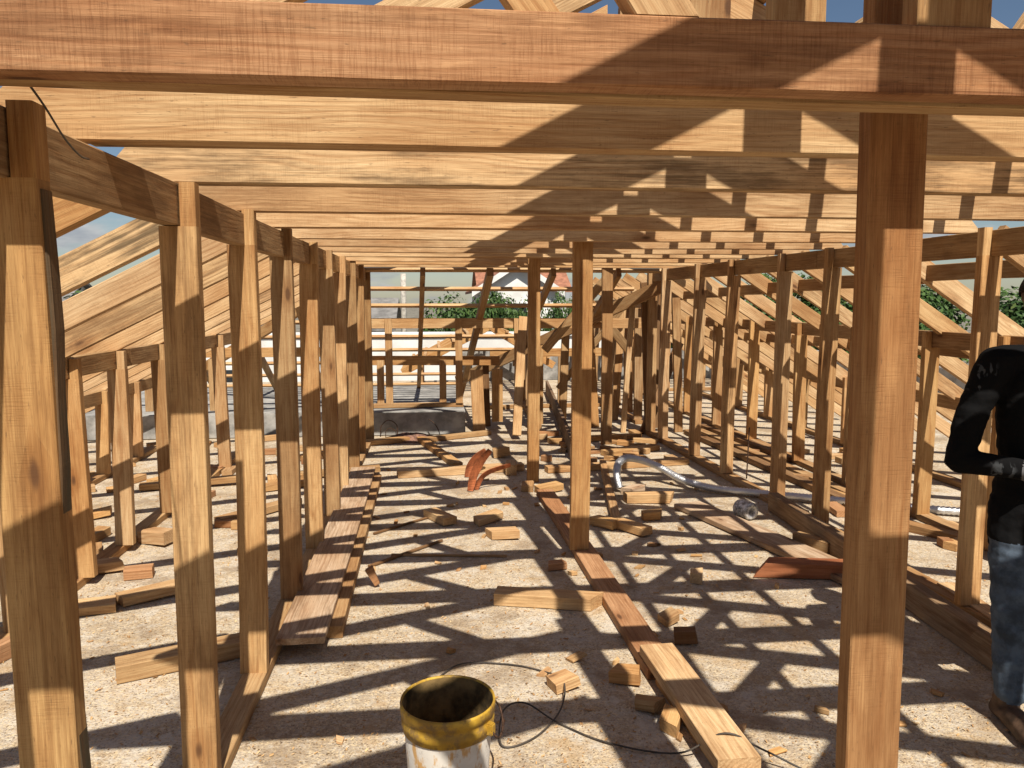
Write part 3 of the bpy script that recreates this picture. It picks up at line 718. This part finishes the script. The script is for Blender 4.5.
# clear plastic roll by the duct
rl = lathe('plastic_roll', [(.032, 0), (.060, .0), (.066, .02), (.070, .05), (.062, .09), (.066, .12), (.058, .14), (.032, .14), (.032, 0)], PLASTICBAG, (0, 0, 0), None, 20)
rl.location = (2.24, 5.41, .068); rl.rotation_euler = (R(90), 0, R(20)); tag(rl, 'small roll of clear plastic film beside the foil duct', 'roll')

# curved clay pieces
def clay(label, pts, w0, yaw):
    c, q = math.cos(R(yaw)), math.sin(R(yaw)); path = catmull([(p[0], 0, p[1]) for p in pts], 6); v = []; f = []; n = len(path)
    o = K((pts[0][2], pts[0][3], .004))
    for i, p in enumerate(path):
        t = (path[min(i+1, n-1)]-path[max(i-1, 0)]).normalized(); s_ = Vector((t.z, 0, -t.x))
        w = w0*(.55+.9*math.sin(math.pi*min(1, .15+.75*i/n)))*.5
        for sg, dy in ((-1, -.006), (1, -.006), (1, .006), (-1, .006)):
            z = p+s_*w*sg; y = dy+.03*math.sin(3*i/n)*sg
            v.append(o+Vector((z.x*c-y*q, z.x*q+y*c, max(z.z, 0))))
    for i in range(n-1):
        for j in range(4):
            a = i*4+j; b = i*4+(j+1) % 4; f.append((a, b, b+4, a+4))
    f += [(3, 2, 1, 0), tuple(range(n*4-4, n*4))]
    o = mesh_of('clay_strip', v, f, CLAY, None, o)
    tag(o, label, 'clay strip', 'curved red clay strips on the slab')
clay('curved red clay strip arching right, lowest of the three', [(0, 0, .32, 6.16), (.04, .09), (.12, .15), (.30, .20)], .040, 8)
clay('curved red clay strip in the middle, tallest of the three', [(0, 0, .27, 6.12), (.03, .13), (.09, .25), (.17, .35)], .05, -6)
clay('curved red clay strip at the back, short and broad', [(0, 0, .27, 6.60), (.03, .10), (.09, .18), (.17, .24)], .062, 4)

# dirt mound, rebar hoops
def mound(name, label, cx, cy, rx, ry, h, mat):
    cx, cy, _ = K((cx, cy, 0))
    v = []; f = []; n = 22; m = 7
    for i in range(m+1):
        t = i/m
        for j in range(n):
            a = 2*math.pi*j/n; k = 1+.25*mnoise.noise(Vector((math.cos(a)*1.3, math.sin(a)*1.3, 2)))
            z = h*(1-t*t)*(1+.4*mnoise.noise(Vector((t*4, a*2, 1)))) if i < m else -.004
            v.append((cx+rx*t*k*math.cos(a), cy+ry*t*k*math.sin(a), z))
    for i in range(m):
        for j in range(n):
            p = i*n+j; q = i*n+(j+1) % n; f.append((p, p+n, q+n, q))
    o = mesh_of(name, v, f, mat, None, (cx, cy, 0), True); tag(o, label, 'dirt pile')
mound('dirt_pile', 'low reddish heap of rubble against the plinth', -.28, 8.40, .36, .22, .075, DIRT)
h1 = tube('rebar_loop', [(-.62, 8.62, .0), (-.61, 8.60, .12), (-.53, 8.60, .19), (-.44, 8.62, .13), (-.43, 8.62, 0)], .006, REBAR, None, 6, 6); tag(h1, 'larger rusty steel loop sticking up before the plinth, left', 'rebar')
h2 = tube('rebar_loop', [(-.56, 8.55, .0), (-.55, 8.54, .08), (-.50, 8.54, .11), (-.45, 8.55, .07), (-.44, 8.56, 0)], .005, REBAR, None, 6, 6); tag(h2, 'smaller rusty steel loop in front of the larger one', 'rebar')
h3 = tube('rebar_loop', [(.05, 8.50, 0), (.02, 8.50, .10), (-.03, 8.52, .17), (-.08, 8.55, .20)], .006, REBAR, None, 6, 6); tag(h3, 'bent rusty bar standing beside the rubble heap', 'rebar')
h4 = tube('rebar_loop', [(2.68, 6.33, 0), (2.685, 6.33, .2), (2.69, 6.33, .45)], .006, REBAR, None, 6, 4); tag(h4, 'straight rusty starter bar rising outside the right wall', 'rebar')
h5 = tube('rebar_loop', [(1.72, 8.6, 0), (1.72, 8.6, .3), (1.725, 8.6, .55)], .007, REBAR, None, 6, 4); tag(h5, 'straight rusty bar upright near the leaning brown post', 'rebar')

STRETCH = False
# ------------------------------------------------------------------ background
def house(label, x0, x1, y0, y1, zb, ze, zr, wallm, roofm, axis='x', windows=(), name='house', ov=.4):
    t = thing(name, label, 'house', ((x0+x1)/2, y0, zb))
    box('wall', (x0, y0, zb), (x1, y1, ze), wallm, t)
    th = .14
    if axis == 'y':      # gable faces the camera
        xm = (x0+x1)/2
        mesh_of('gable', [(x0, y0, ze), (x1, y0, ze), (xm, y0, zr), (x0, y0+.2, ze), (x1, y0+.2, ze), (xm, y0+.2, zr)], [(0, 1, 2), (5, 4, 3), (0, 2, 5, 3), (1, 4, 5, 2)], wallm, t)
        for s in (-1, 1):
            xe = x0-ov if s < 0 else x1+ov
            k = (zr-ze)/(xm-x0); zee = ze-ov*k
            v = [(xm, y0-ov, zr+.02), (xe, y0-ov, zee+.02), (xe, y1+ov, zee+.02), (xm, y1+ov, zr+.02)]
            v += [(a, b, c+th) for a, b, c in v]
            mesh_of('roof', v, [(3, 2, 1, 0), (4, 5, 6, 7), (0, 1, 5, 4), (1, 2, 6, 5), (2, 3, 7, 6), (3, 0, 4, 7)], roofm, t)
            vb = [(xm, y0-ov-.05, zr-.16), (xe, y0-ov-.05, zee-.16), (xe, y0-ov-.05, zee+.16), (xm, y0-ov-.05, zr+.16)]
            vb += [(a, b+.045, c) for a, b, c in vb]
            mesh_of('barge_board', vb, [(0, 1, 2, 3), (7, 6, 5, 4), (0, 4, 5, 1), (1, 5, 6, 2), (2, 6, 7, 3), (3, 7, 4, 0)], WALLW, t)
    else:
        ym = (y0+y1)/2
        for a, b in ((y0-ov, ym), (y1+ov, ym)):
            k = (zr-ze)/(ym-y0); zee = ze-ov*k
            v = [(x0-ov, a, zee+.02), (x1+ov, a, zee+.02), (x1+ov, b, zr+.02), (x0-ov, b, zr+.02)]
            v += [(p, q, c+th) for p, q, c in v]
            mesh_of('roof', v, [(3, 2, 1, 0), (4, 5, 6, 7), (0, 1, 5, 4), (1, 2, 6, 5), (2, 3, 7, 6), (3, 0, 4, 7)], roofm, t)
        for x in (x0, x1-.2):
            mesh_of('gable', [(x, y0, ze), (x, y1, ze), (x, ym, zr), (x+.2, y0, ze), (x+.2, y1, ze), (x+.2, ym, zr)], [(0, 2, 1), (3, 4, 5), (0, 3, 5, 2), (1, 2, 5, 4)], wallm, t)
    for (wx, wz, ww, wh) in windows:
        fr = box('window', (wx-ww/2, y0-.05, wz), (wx+ww/2, y0-.003, wz+wh), WALLW, t, .01)
        box('pane', (wx-ww/2+.06, y0-.07, wz+.06), (wx+ww/2-.06, y0-.052, wz+wh-.06), GLASS, fr)
    return t
wb = thing('white_building', 'long low white building just beyond the far hip', 'building', (0, 18, -3.4))
box('wall', (-7.5, 18.0, -3.4), (4.2, 18.3, .76), WALLW, wb); box('coping', (-7.6, 17.94, .762), (4.3, 18.36, .86), WALLW, wb, .01)
box('flat_roof', (-7.5, 18.302, -.2), (4.2, 24, .1), CONC, wb)
for x in (-6.2, -4.4): 
    f_ = box('window', (x-.45, 17.95, -.9), (x+.45, 17.997, .1), WALLW, wb, .01); box('pane', (x-.38, 17.93, -.83), (x+.38, 17.948, .03), GLASS, f_)
house('white gabled house with red roof behind the trees', 2.3, 6.3, 40, 48, -3.4, 2.2, 3.5, WALLW, ROOFR, 'y', [(4.3, .4, 1.0, 1.1)])
house('salmon roofed house directly left of the white gable', 3.1, 8.5, 50, 57, -3.4, 2.3, 3.95, WALLW, ROOFR, 'x')
house('grey roofed house seen between the battens at left', -4.6, -1.9, 30, 36, -3.4, .55, 1.55, WALLW, ROOFG, 'x', [(-4.0, -.3, .8, .9), (-2.6, -.3, .8, .9)])
house('white house at the left horizon beyond the rafters', -30, -21, 45, 52, -3.4, 1.1, 2.6, WALLW, ROOFG, 'x', [(-27, -.9, 1.0, 1.1), (-24, -.9, 1.0, 1.1)])
house('low white house at the right beyond the rafters', 12, 19, 34, 40, -3.4, .1, 1.3, WALLW, ROOFR, 'x', [(14, -1.6, 1, 1.1), (17, -1.6, 1, 1.1)])

def crown_mesh(seed, n=8000, sz=.085):
    rr = random.Random(seed); v = []; f = []; sh = []
    cl = []
    for k in range(26):
        a = rr.uniform(0, 6.28); z = rr.uniform(-.75, .95); r = math.sqrt(max(0, 1-z*z*.9))*rr.uniform(.25, .92)
        cl.append((Vector((math.cos(a)*r, math.sin(a)*r, z*.8)), rr.uniform(.22, .42), rr.uniform(.15, 1)))
    for k in range(n):
        c, r, s = rr.choice(cl)
        d = Vector((rr.gauss(0, 1), rr.gauss(0, 1), rr.gauss(0, 1))).normalized()*r*rr.uniform(.55, 1.05)
        p = c+d
        nn = (d.normalized()+Vector((rr.gauss(0, .5), rr.gauss(0, .5), rr.gauss(.4, .4)))).normalized()
        t = nn.orthogonal().normalized(); t.rotate(Matrix.Rotation(rr.uniform(0, 6.28), 3, nn)); u = nn.cross(t)
        q = sz*rr.uniform(.3, .75); b = len(v)
        for i, j in ((-1, 0), (0, -.55), (1, 0), (0, .55)): v.append(tuple(p+t*q*i+u*q*j))
        f.append((b, b+1, b+2, b+3)); val = min(1, max(0, s+rr.uniform(-.25, .25)))
        sh += [(val, rr.random(), 0, 1)]*4
    me = bpy.data.meshes.new('crown'); me.from_pydata(v, [], f)
    a = me.attributes.new('shade', 'FLOAT_COLOR', 'POINT'); a.data.foreach_set('color', [x for q in sh for x in q])
    me.materials.append(LEAF); return me
CROWNS = [crown_mesh(s) for s in (1, 2, 3, 4)]
def trunk_mesh():
    bm = bmesh.new()
    def limb(p, q, r0, r1):
        p = Vector(p); q = Vector(q); ax = (q-p).normalized(); s = ax.orthogonal().normalized(); u = ax.cross(s); rings = []
        for i in range(4):
            t = i/3; c = p.lerp(q, t)+Vector((mnoise.noise(c_*9.+Vector((t*2, 1, 3))) if 0 else .03*math.sin(t*7), .03*math.cos(t*5), 0))
            r = r0+(r1-r0)*t
            rings.append([bm.verts.new(c+s*math.cos(6.283*j/8)*r+u*math.sin(6.283*j/8)*r) for j in range(8)])
        for a, b in zip(rings, rings[1:]):
            for j in range(8): bm.faces.new((a[j], a[(j+1) % 8], b[(j+1) % 8], b[j]))
    limb((0, 0, 0), (0, 0, .55), .045, .03)
    for k in range(5):
        a = k*1.26; limb((0, 0, .48), (.28*math.cos(a), .28*math.sin(a), .85), .022, .008)
    me = bpy.data.meshes.new('trunk'); bm.to_mesh(me); bm.free(); me.materials.append(BARK); return me
TRUNK = trunk_mesh()
def tree(label, x, y, ztop, rx, group, k, zb=-3.4, cat='tree', name='tree'):
    t = thing(name, label, cat, (x, y, zb), group); ztop += .0087*y; H = ztop-zb
    tr = bpy.data.objects.new('trunk', TRUNK); COL.objects.link(tr); tr.parent = t; tr.scale = (H*.8, H*.8, H*.72)
    cr = bpy.data.objects.new('crown', CROWNS[k % 4]); COL.objects.link(cr); cr.parent = t
    ch = H*.40; cr.scale = (rx, rx, ch); cr.location = (0, 0, H-ch*1.02); cr.rotation_euler.z = k*1.3
    return t
G_T = 'trees beyond the far hip'
tree('bushy green tree behind the battens, left of the gabled house', 0.75, 29, 1.62, 1.5, G_T, 0)
tree('round green tree in the middle of the tree clump behind the battens', 2.35, 30, 1.75, 1.25, G_T, 1)
tree('lower green tree before the gabled house', 3.5, 28.5, 1.25, 1.0, G_T, 2)
tree('green tree right of the gabled house, behind the centre posts', 5.2, 30, 1.8, 1.0, G_T, 3)
tree('tree at the far left horizon over the rafters', -23, 40, 3.4, 2.4, 'trees at the left', 1)
tree('dark tree just right of the left horizon tree', -17, 44, 2.0, 2.6, 'trees at the left', 2)
G_R = 'trees behind the right rafters'
for k, (x, y, z, r, l) in enumerate([(15.5, 26, 1.9, 2.4, 'nearest green tree behind the right rafters'), (19.5, 30, 2.3, 2.8, 'big green tree behind the right rafters, above the worker'),
        (11.5, 27, 1.6, 2.2, 'green tree behind the right rafters, next to the wing roof'), (23, 27, 2.0, 2.7, 'tree farthest right behind the worker'),
        (17.5, 36, 3.0, 2.6, 'tall tree standing back in the right tree row'), (9.3, 33, 1.5, 1.9, 'small tree behind the last right rafters')]):
    tree(l, x, y, z, r, G_R, k)
ct = tube('chimney', [(-1.35, 34, -3.4), (-1.35, 34, 0), (-1.35, 34, 2.75)], .12, simple('pale flue', (.5, .46, .4)), None, 8, 2); tag(ct, 'thin pale flue pipe rising above the battens', 'flue')
plc = tube('street_pole', [(-6.3, 20.2, -3.4), (-6.3, 20.2, 0), (-6.3, 20.2, 1.9)], .035, WALLW, None, 8, 2); tag(plc, 'thin white pole left of the far hip', 'pole')

# ------------------------------------------------------------------ the worker
def worker():
    prim = []   # (a, b, ra, rb, mat)
    def cap(a, b, ra, rb, m): prim.append((Vector(a), Vector(b), ra, rb, m))
    SH, JE, SK, GL, SHOE, CUFF = range(6)
    cx, cy = 2.288, 2.66
    # torso as several flattened bundles
    for dx in (-.075, 0, .075):
        cap((cx+dx*.95, cy, .70), (cx+dx*.85, cy, 1.02), .108, .095, SH)
        cap((cx+dx*.85, cy, 1.02), (cx+dx*1.15, cy, 1.27), .095, .105, SH)
        cap((cx+dx*1.15, cy, 1.27), (cx+dx*.9, cy+.01, 1.36), .105, .075, SH)
    cap((cx-.17, cy+.01, 1.375), (cx+.17, cy+.01, 1.375), .062, .062, SH)
    cap((cx, cy+.01, 1.38), (cx-.01, cy-.005, 1.43), .085, .066, SH)
    cap((cx-.01, cy, 1.42), (cx-.02, cy-.02, 1.52), .054, .054, SK)
    # head: looks slightly down and to the left
    hx, hy, hz = cx-.03, cy-.04, 1.60
    cap((hx, hy+.015, hz+.02), (hx, hy+.03, hz+.03), .092, .090, SK)
    cap((hx, hy-.015, hz-.02), (hx-.005, hy-.03, hz-.06), .074, .052, SK)
    cap((hx-.006, hy-.098, hz+.005), (hx-.008, hy-.118, hz-.024), .010, .014, SK)     # nose
    cap((hx-.03, hy-.088, hz-.062), (hx+.02, hy-.088, hz-.062), .011, .011, SK)       # lips
    cap((hx-.04, hy-.075, hz+.03), (hx+.03, hy-.075, hz+.03), .016, .016, SK)         # brow
    for s in (-1, 1): cap((hx+s*.088, hy+.02, hz+.015), (hx+s*.09, hy+.025, hz-.025), .016, .012, SK)
    # viewer-left arm, elbow out, forearm across the belly
    cap((cx-.205, cy+.01, 1.365), (cx-.265, cy+.03, 1.20), .066, .058, SH)
    cap((cx-.265, cy+.03, 1.20), (cx-.312, cy+.035, 1.01), .058, .050, SH)
    cap((cx-.312, cy+.035, 1.00), (cx-.165, cy-.12, .985), .050, .037, SH)
    cap((cx-.165, cy-.12, .985), (cx-.150, cy-.132, .985), .038, .038, CUFF)
    def hand(w, d, up, m):
        w = Vector(w); d = Vector(d).normalized(); up = Vector(up).normalized(); sd = d.cross(up)
        for k, o in enumerate((-.028, -.009, .010, .028)):
            kn = w+d*.085+up*o*.95
            cap(w+d*.01+up*o*.6, kn, .016, .014, m)
            l = (.036, .042, .040, .032)[k]
            p1 = kn+d*l*.9+sd*.012; p2 = p1+d*l*.45+sd*.024; p3 = p2+d*.004+sd*.022
            cap(kn, p1, .0105, .0095, m); cap(p1, p2, .0095, .009, m); cap(p2, p3, .009, .008, m)
        t1 = w+d*.045+up*.045+sd*.012; t2 = t1+d*.035+up*.012+sd*.012
        cap(w+d*.015+up*.02, t1, .016, .013, m); cap(t1, t2, .012, .010, m)
    hand((cx-.148, cy-.135, .985), (.86, -.45, .10), (.0, .2, 1), GL)
    # other arm
    cap((cx+.205, cy+.01, 1.365), (cx+.265, cy+.03, 1.20), .066, .058, SH)
    cap((cx+.265, cy+.03, 1.20), (cx+.300, cy+.03, 1.02), .058, .050, SH)
    cap((cx+.300, cy+.03, 1.01), (cx+.17, cy-.13, .97), .050, .037, SH)
    cap((cx+.17, cy-.13, .97), (cx+.155, cy-.142, .97), .038, .038, CUFF)
    hand((cx+.150, cy-.148, .97), (-.85, -.45, .12), (0, .2, 1), GL)
    # hips, legs
    for dx in (-.07, 0, .07): cap((cx+dx, cy+.01, .80), (cx+dx, cy+.01, .90), .10, .095, JE)
    for s, fx, fy in ((-1, -.13, -.09), (1, .10, .04)):
        kx = cx+s*.105+(-.03 if s < 0 else 0); ky = cy-.03+fy*.3
        cap((cx+s*.088, cy+.01, .82), (kx, ky, .46), .095, .066, JE)
        ax_, ay_ = cx+fx, cy+fy
        cap((kx, ky, .46), (ax_, ay_+.01, .13), .066, .056, JE)
        cap((ax_, ay_+.02, .10), (ax_, ay_+.03, .05), .050, .046, SHOE)
        cap((ax_, ay_+.05, .042), (ax_-.03, ay_-.10, .045), .042, .045, SHOE)
        cap((ax_-.03, ay_-.10, .042), (ax_-.05, ay_-.165, .038), .044, .036, SHOE)
    bm = bmesh.new()
    for a, b, ra, rb, m in prim:
        d = b-a; L = max(d.length, 1e-4); rot = d.normalized().to_track_quat('Z', 'Y') if d.length > 1e-5 else None
        ringz = [(-ra+ra*.02, .15*ra)]
        n = 14; rings = []
        prof = [(ra*math.cos(t), -ra*math.sin(t)) for t in (1.45, 1.1, .7, .35, 0)]+[(rb*math.cos(t), L+rb*math.sin(t)) for t in (0, .35, .7, 1.1, 1.45)]
        for r, z in prof:
            ring = []
            for j in range(n):
                q = Vector((r*math.cos(6.2832*j/n), r*math.sin(6.2832*j/n), z)); q.rotate(rot); ring.append(bm.verts.new(a+q))
            rings.append(ring)
        for p, q in zip(rings, rings[1:]):
            for j in range(n): bm.faces.new((p[j], p[(j+1) % n], q[(j+1) % n], q[j]))
        bm.faces.new(rings[0][::-1]); bm.faces.new(rings[-1])
    me = bpy.data.meshes.new('tmp_body'); bm.to_mesh(me); bm.free()
    tmp = bpy.data.objects.new('tmp_body', me); COL.objects.link(tmp)
    mod = tmp.modifiers.new('r', 'REMESH'); mod.mode = 'VOXEL'; mod.voxel_size = .0062
    sm = tmp.modifiers.new('s', 'SMOOTH'); sm.factor = .5; sm.iterations = 3
    dg = bpy.context.evaluated_depsgraph_get(); dg.update()
    body = bpy.data.meshes.new_from_object(tmp.evaluated_get(dg)); body.name = 'person'
    bpy.data.objects.remove(tmp)
    # cloth folds
    cos = [v.co.copy() for v in body.vertices]; nrm = [n_.vector.copy() for n_ in body.vertex_normals]
    flat = []
    for p, q in zip(cos, nrm):
        if p.z < 1.4: p = p+q*((mnoise.noise(Vector((p.x*11, p.y*11, p.z*26)))*.006+mnoise.noise(Vector((p.x*25, p.y*25, p.z*48)))*.0025))
        flat += list(p)
    body.vertices.foreach_set('co', flat); body.update()
    shirt, nt, b = nmat('black sports shirt'); g = NG(nt)
    pc = g.n('ShaderNodeTexCoord').outputs['Object']
    sp = g.n('ShaderNodeSeparateXYZ'); g.put(sp.inputs[0], pc)
    st = g.ramp(g.noise(g.vmul(pc, (60, 20, 22)), 1, 2), .54, .60)
    def win(sock, lo, hi, e=.01): return g.math('MULTIPLY', g.ramp(sock, lo-e, lo+e), g.ramp(sock, hi+e, hi-e))
    wsh = g.math('MULTIPLY', win(sp.outputs[2], 1.27, 1.37), g.ramp(sp.outputs[0], 2.057, 2.027))
    wfo = g.math('MULTIPLY', win(sp.outputs[2], .955, 1.01), win(sp.outputs[0], 2.027, 2.077))
    wch = g.math('MULTIPLY', win(sp.outputs[2], 1.20, 1.28), win(sp.outputs[0], 2.20, 2.39))
    msk = g.math('MULTIPLY', st, g.math('MAXIMUM', wsh, g.math('MAXIMUM', wfo, wch)))
    g.put(b.inputs['Base Color'], g.mix(g.math('MULTIPLY', msk, .7), (.0065, .0065, .007, 1), (.075, .08, .085, 1)))
    b.inputs['Roughness'].default_value = .9; b.inputs['Specular IOR Level'].default_value = .08
    g.put(b.inputs['Normal'], g.bump(g.math('ADD', g.noise(pc, 14, 4, .6), g.math('MULTIPLY', g.noise(pc, 500, 2), .05)), .35, .02))
    jeans = simple('washed blue denim', (.072, .098, .135), .9, .35, 14, bump=.002, bscale=220)
    skin = simple('dark skin', (.07, .036, .024), .5, .15, 10)
    glove = simple('grey work glove', (.15, .145, .13), .9, .25, 30, bump=.002)
    shoe = simple('scuffed brown shoe', (.11, .065, .04), .7, .4, 16)
    cuff = simple('pale cuff', (.12, .12, .125), .8, .1, 20)
    for q in (shirt, jeans, skin, glove, shoe, cuff): body.materials.append(q)
    import numpy as np
    nP = len(body.polygons); C = np.empty(nP*3, dtype=np.float32); body.polygons.foreach_get('center', C); C = C.reshape(-1, 3)
    best = np.full(nP, 1e9); mid = np.zeros(nP, dtype=np.int32)
    for a, b_, ra, rb, m in prim:
        A = np.array(a); D = np.array(b_)-A; t = np.clip(((C-A)@D)/max(float(D@D), 1e-9), 0, 1)
        q = np.linalg.norm(C-(A+t[:, None]*D), axis=1)-(ra+(rb-ra)*t)
        k = q < best; best[k] = q[k]; mid[k] = m
    mid[(mid == JE) & (C[:, 2] > .70)] = SH; mid[(mid == SH) & (C[:, 2] < .655)] = JE
    body.polygons.foreach_set('material_index', mid); body.polygons.foreach_set('use_smooth', [True]*nP)
    o = bpy.data.objects.new('person', body); COL.objects.link(o)
    tag(o, 'worker in black long sleeved shirt and blue jeans at the right edge', 'person')
    # hair cap and collar
    hv = []; hf = []; n = 20; m = 8
    for i in range(m+1):
        th = 1.75*i/m
        for j in range(n):
            a = 6.2832*j/n; front = .5-.5*math.sin(a)
            t2 = th*(1-.36*front)
            r = .104+.003*mnoise.noise(Vector((a*3, th*9, 1)))
            hv.append((hx+r*math.sin(t2)*math.cos(a)*.93, hy+.022+r*math.sin(t2)*math.sin(a)*1.06, hz+.028+r*math.cos(t2)))
    for i in range(m):
        for j in range(n):
            p = i*n+j; q = i*n+(j+1) % n; hf.append((p, q, q+n, p+n))
    mesh_of('hair', hv, hf, simple('short black hair', (.012, .010, .009), .9, .3, 60, bump=.004), o, (hx, hy, hz), True)
    pts = [(cx-.01+.070*math.cos(a), cy+.0+.066*math.sin(a), 1.443+.016*math.sin(a)) for a in [6.2832*k/14 for k in range(15)]]
    tube('collar', pts, .011, simple('dark red trim', (.22, .015, .03), .8, .2, 30), o, 8, 3)
    for s in (-1, 1):
        e = bmesh.new(); bmesh.ops.create_uvsphere(e, u_segments=12, v_segments=8, radius=.0115)
        em = bpy.data.meshes.new('eye'); e.to_mesh(em); e.free()
        link('eye', em, simple('eye', (.32, .30, .28), .2, .8, 60), o, (hx-.004+s*.030, hy-.088, hz+.012))
worker()

# ------------------------------------------------------------------ light, sky, camera
ELEV = 53.6
sun = bpy.data.lights.new('sun', 'SUN'); sun.energy = 5.0; sun.angle = R(.5); sun.color = (1, .925, .81)
so = bpy.data.objects.new('sun', sun); COL.objects.link(so); so.rotation_euler = (R(90-ELEV), 0, R(6.5)); so.location = (0, -10, 12)
w = bpy.data.worlds.new('World'); sc.world = w; w.use_nodes = True
nt = w.node_tree; g = NG(nt); bg = nt.nodes['Background']
sky = g.n('ShaderNodeTexSky', sky_type='NISHITA'); sky.sun_disc = False; sky.sun_elevation = R(ELEV); sky.sun_rotation = R(173.5)
sky.air_density = 1.0; sky.dust_density = .4; sky.ozone_density = 1.8
d = g.n('ShaderNodeTexCoord').outputs['Generated']
sp = g.n('ShaderNodeSeparateXYZ'); g.put(sp.inputs[0], d)
zz = g.math('ADD', g.math('MAXIMUM', sp.outputs[2], 0), .22)
cx_ = g.math('DIVIDE', sp.outputs[0], zz); cy_ = g.math('DIVIDE', sp.outputs[1], zz)
cv = g.n('ShaderNodeCombineXYZ'); g.put(cv.inputs[0], cx_); g.put(cv.inputs[1], cy_); cv.inputs[2].default_value = 3.7
cl = g.ramp(g.noise(cv.outputs[0], 1.5, 7, .58), .53, .66)
ccol = g.mix(g.ramp(g.noise(cv.outputs[0], 3.2, 4, .6), .35, .7), (5.0, 5.2, 5.8, 1), (8.5, 8.5, 8.4, 1))
skm = g.mix(g.math('MULTIPLY', cl, .85), sky.outputs[0], ccol)
g.put(bg.inputs['Color'], skm); bg.inputs['Strength'].default_value = .05

cam = bpy.data.cameras.new('camera'); co = bpy.data.objects.new('camera', cam); COL.objects.link(co)
co.location = (0, 0, 1.6); co.rotation_euler = (R(90-6.2), 0, R(-5.7)); cam.lens = 770/1024*36; cam.sensor_width = 36
cam.clip_start = .05; cam.clip_end = 3000; sc.camera = co
vs = sc.view_settings; vs.view_transform = 'Standard'; vs.look = 'None'; vs.gamma = 1; vs.exposure = 0.5; vs.use_curve_mapping = False
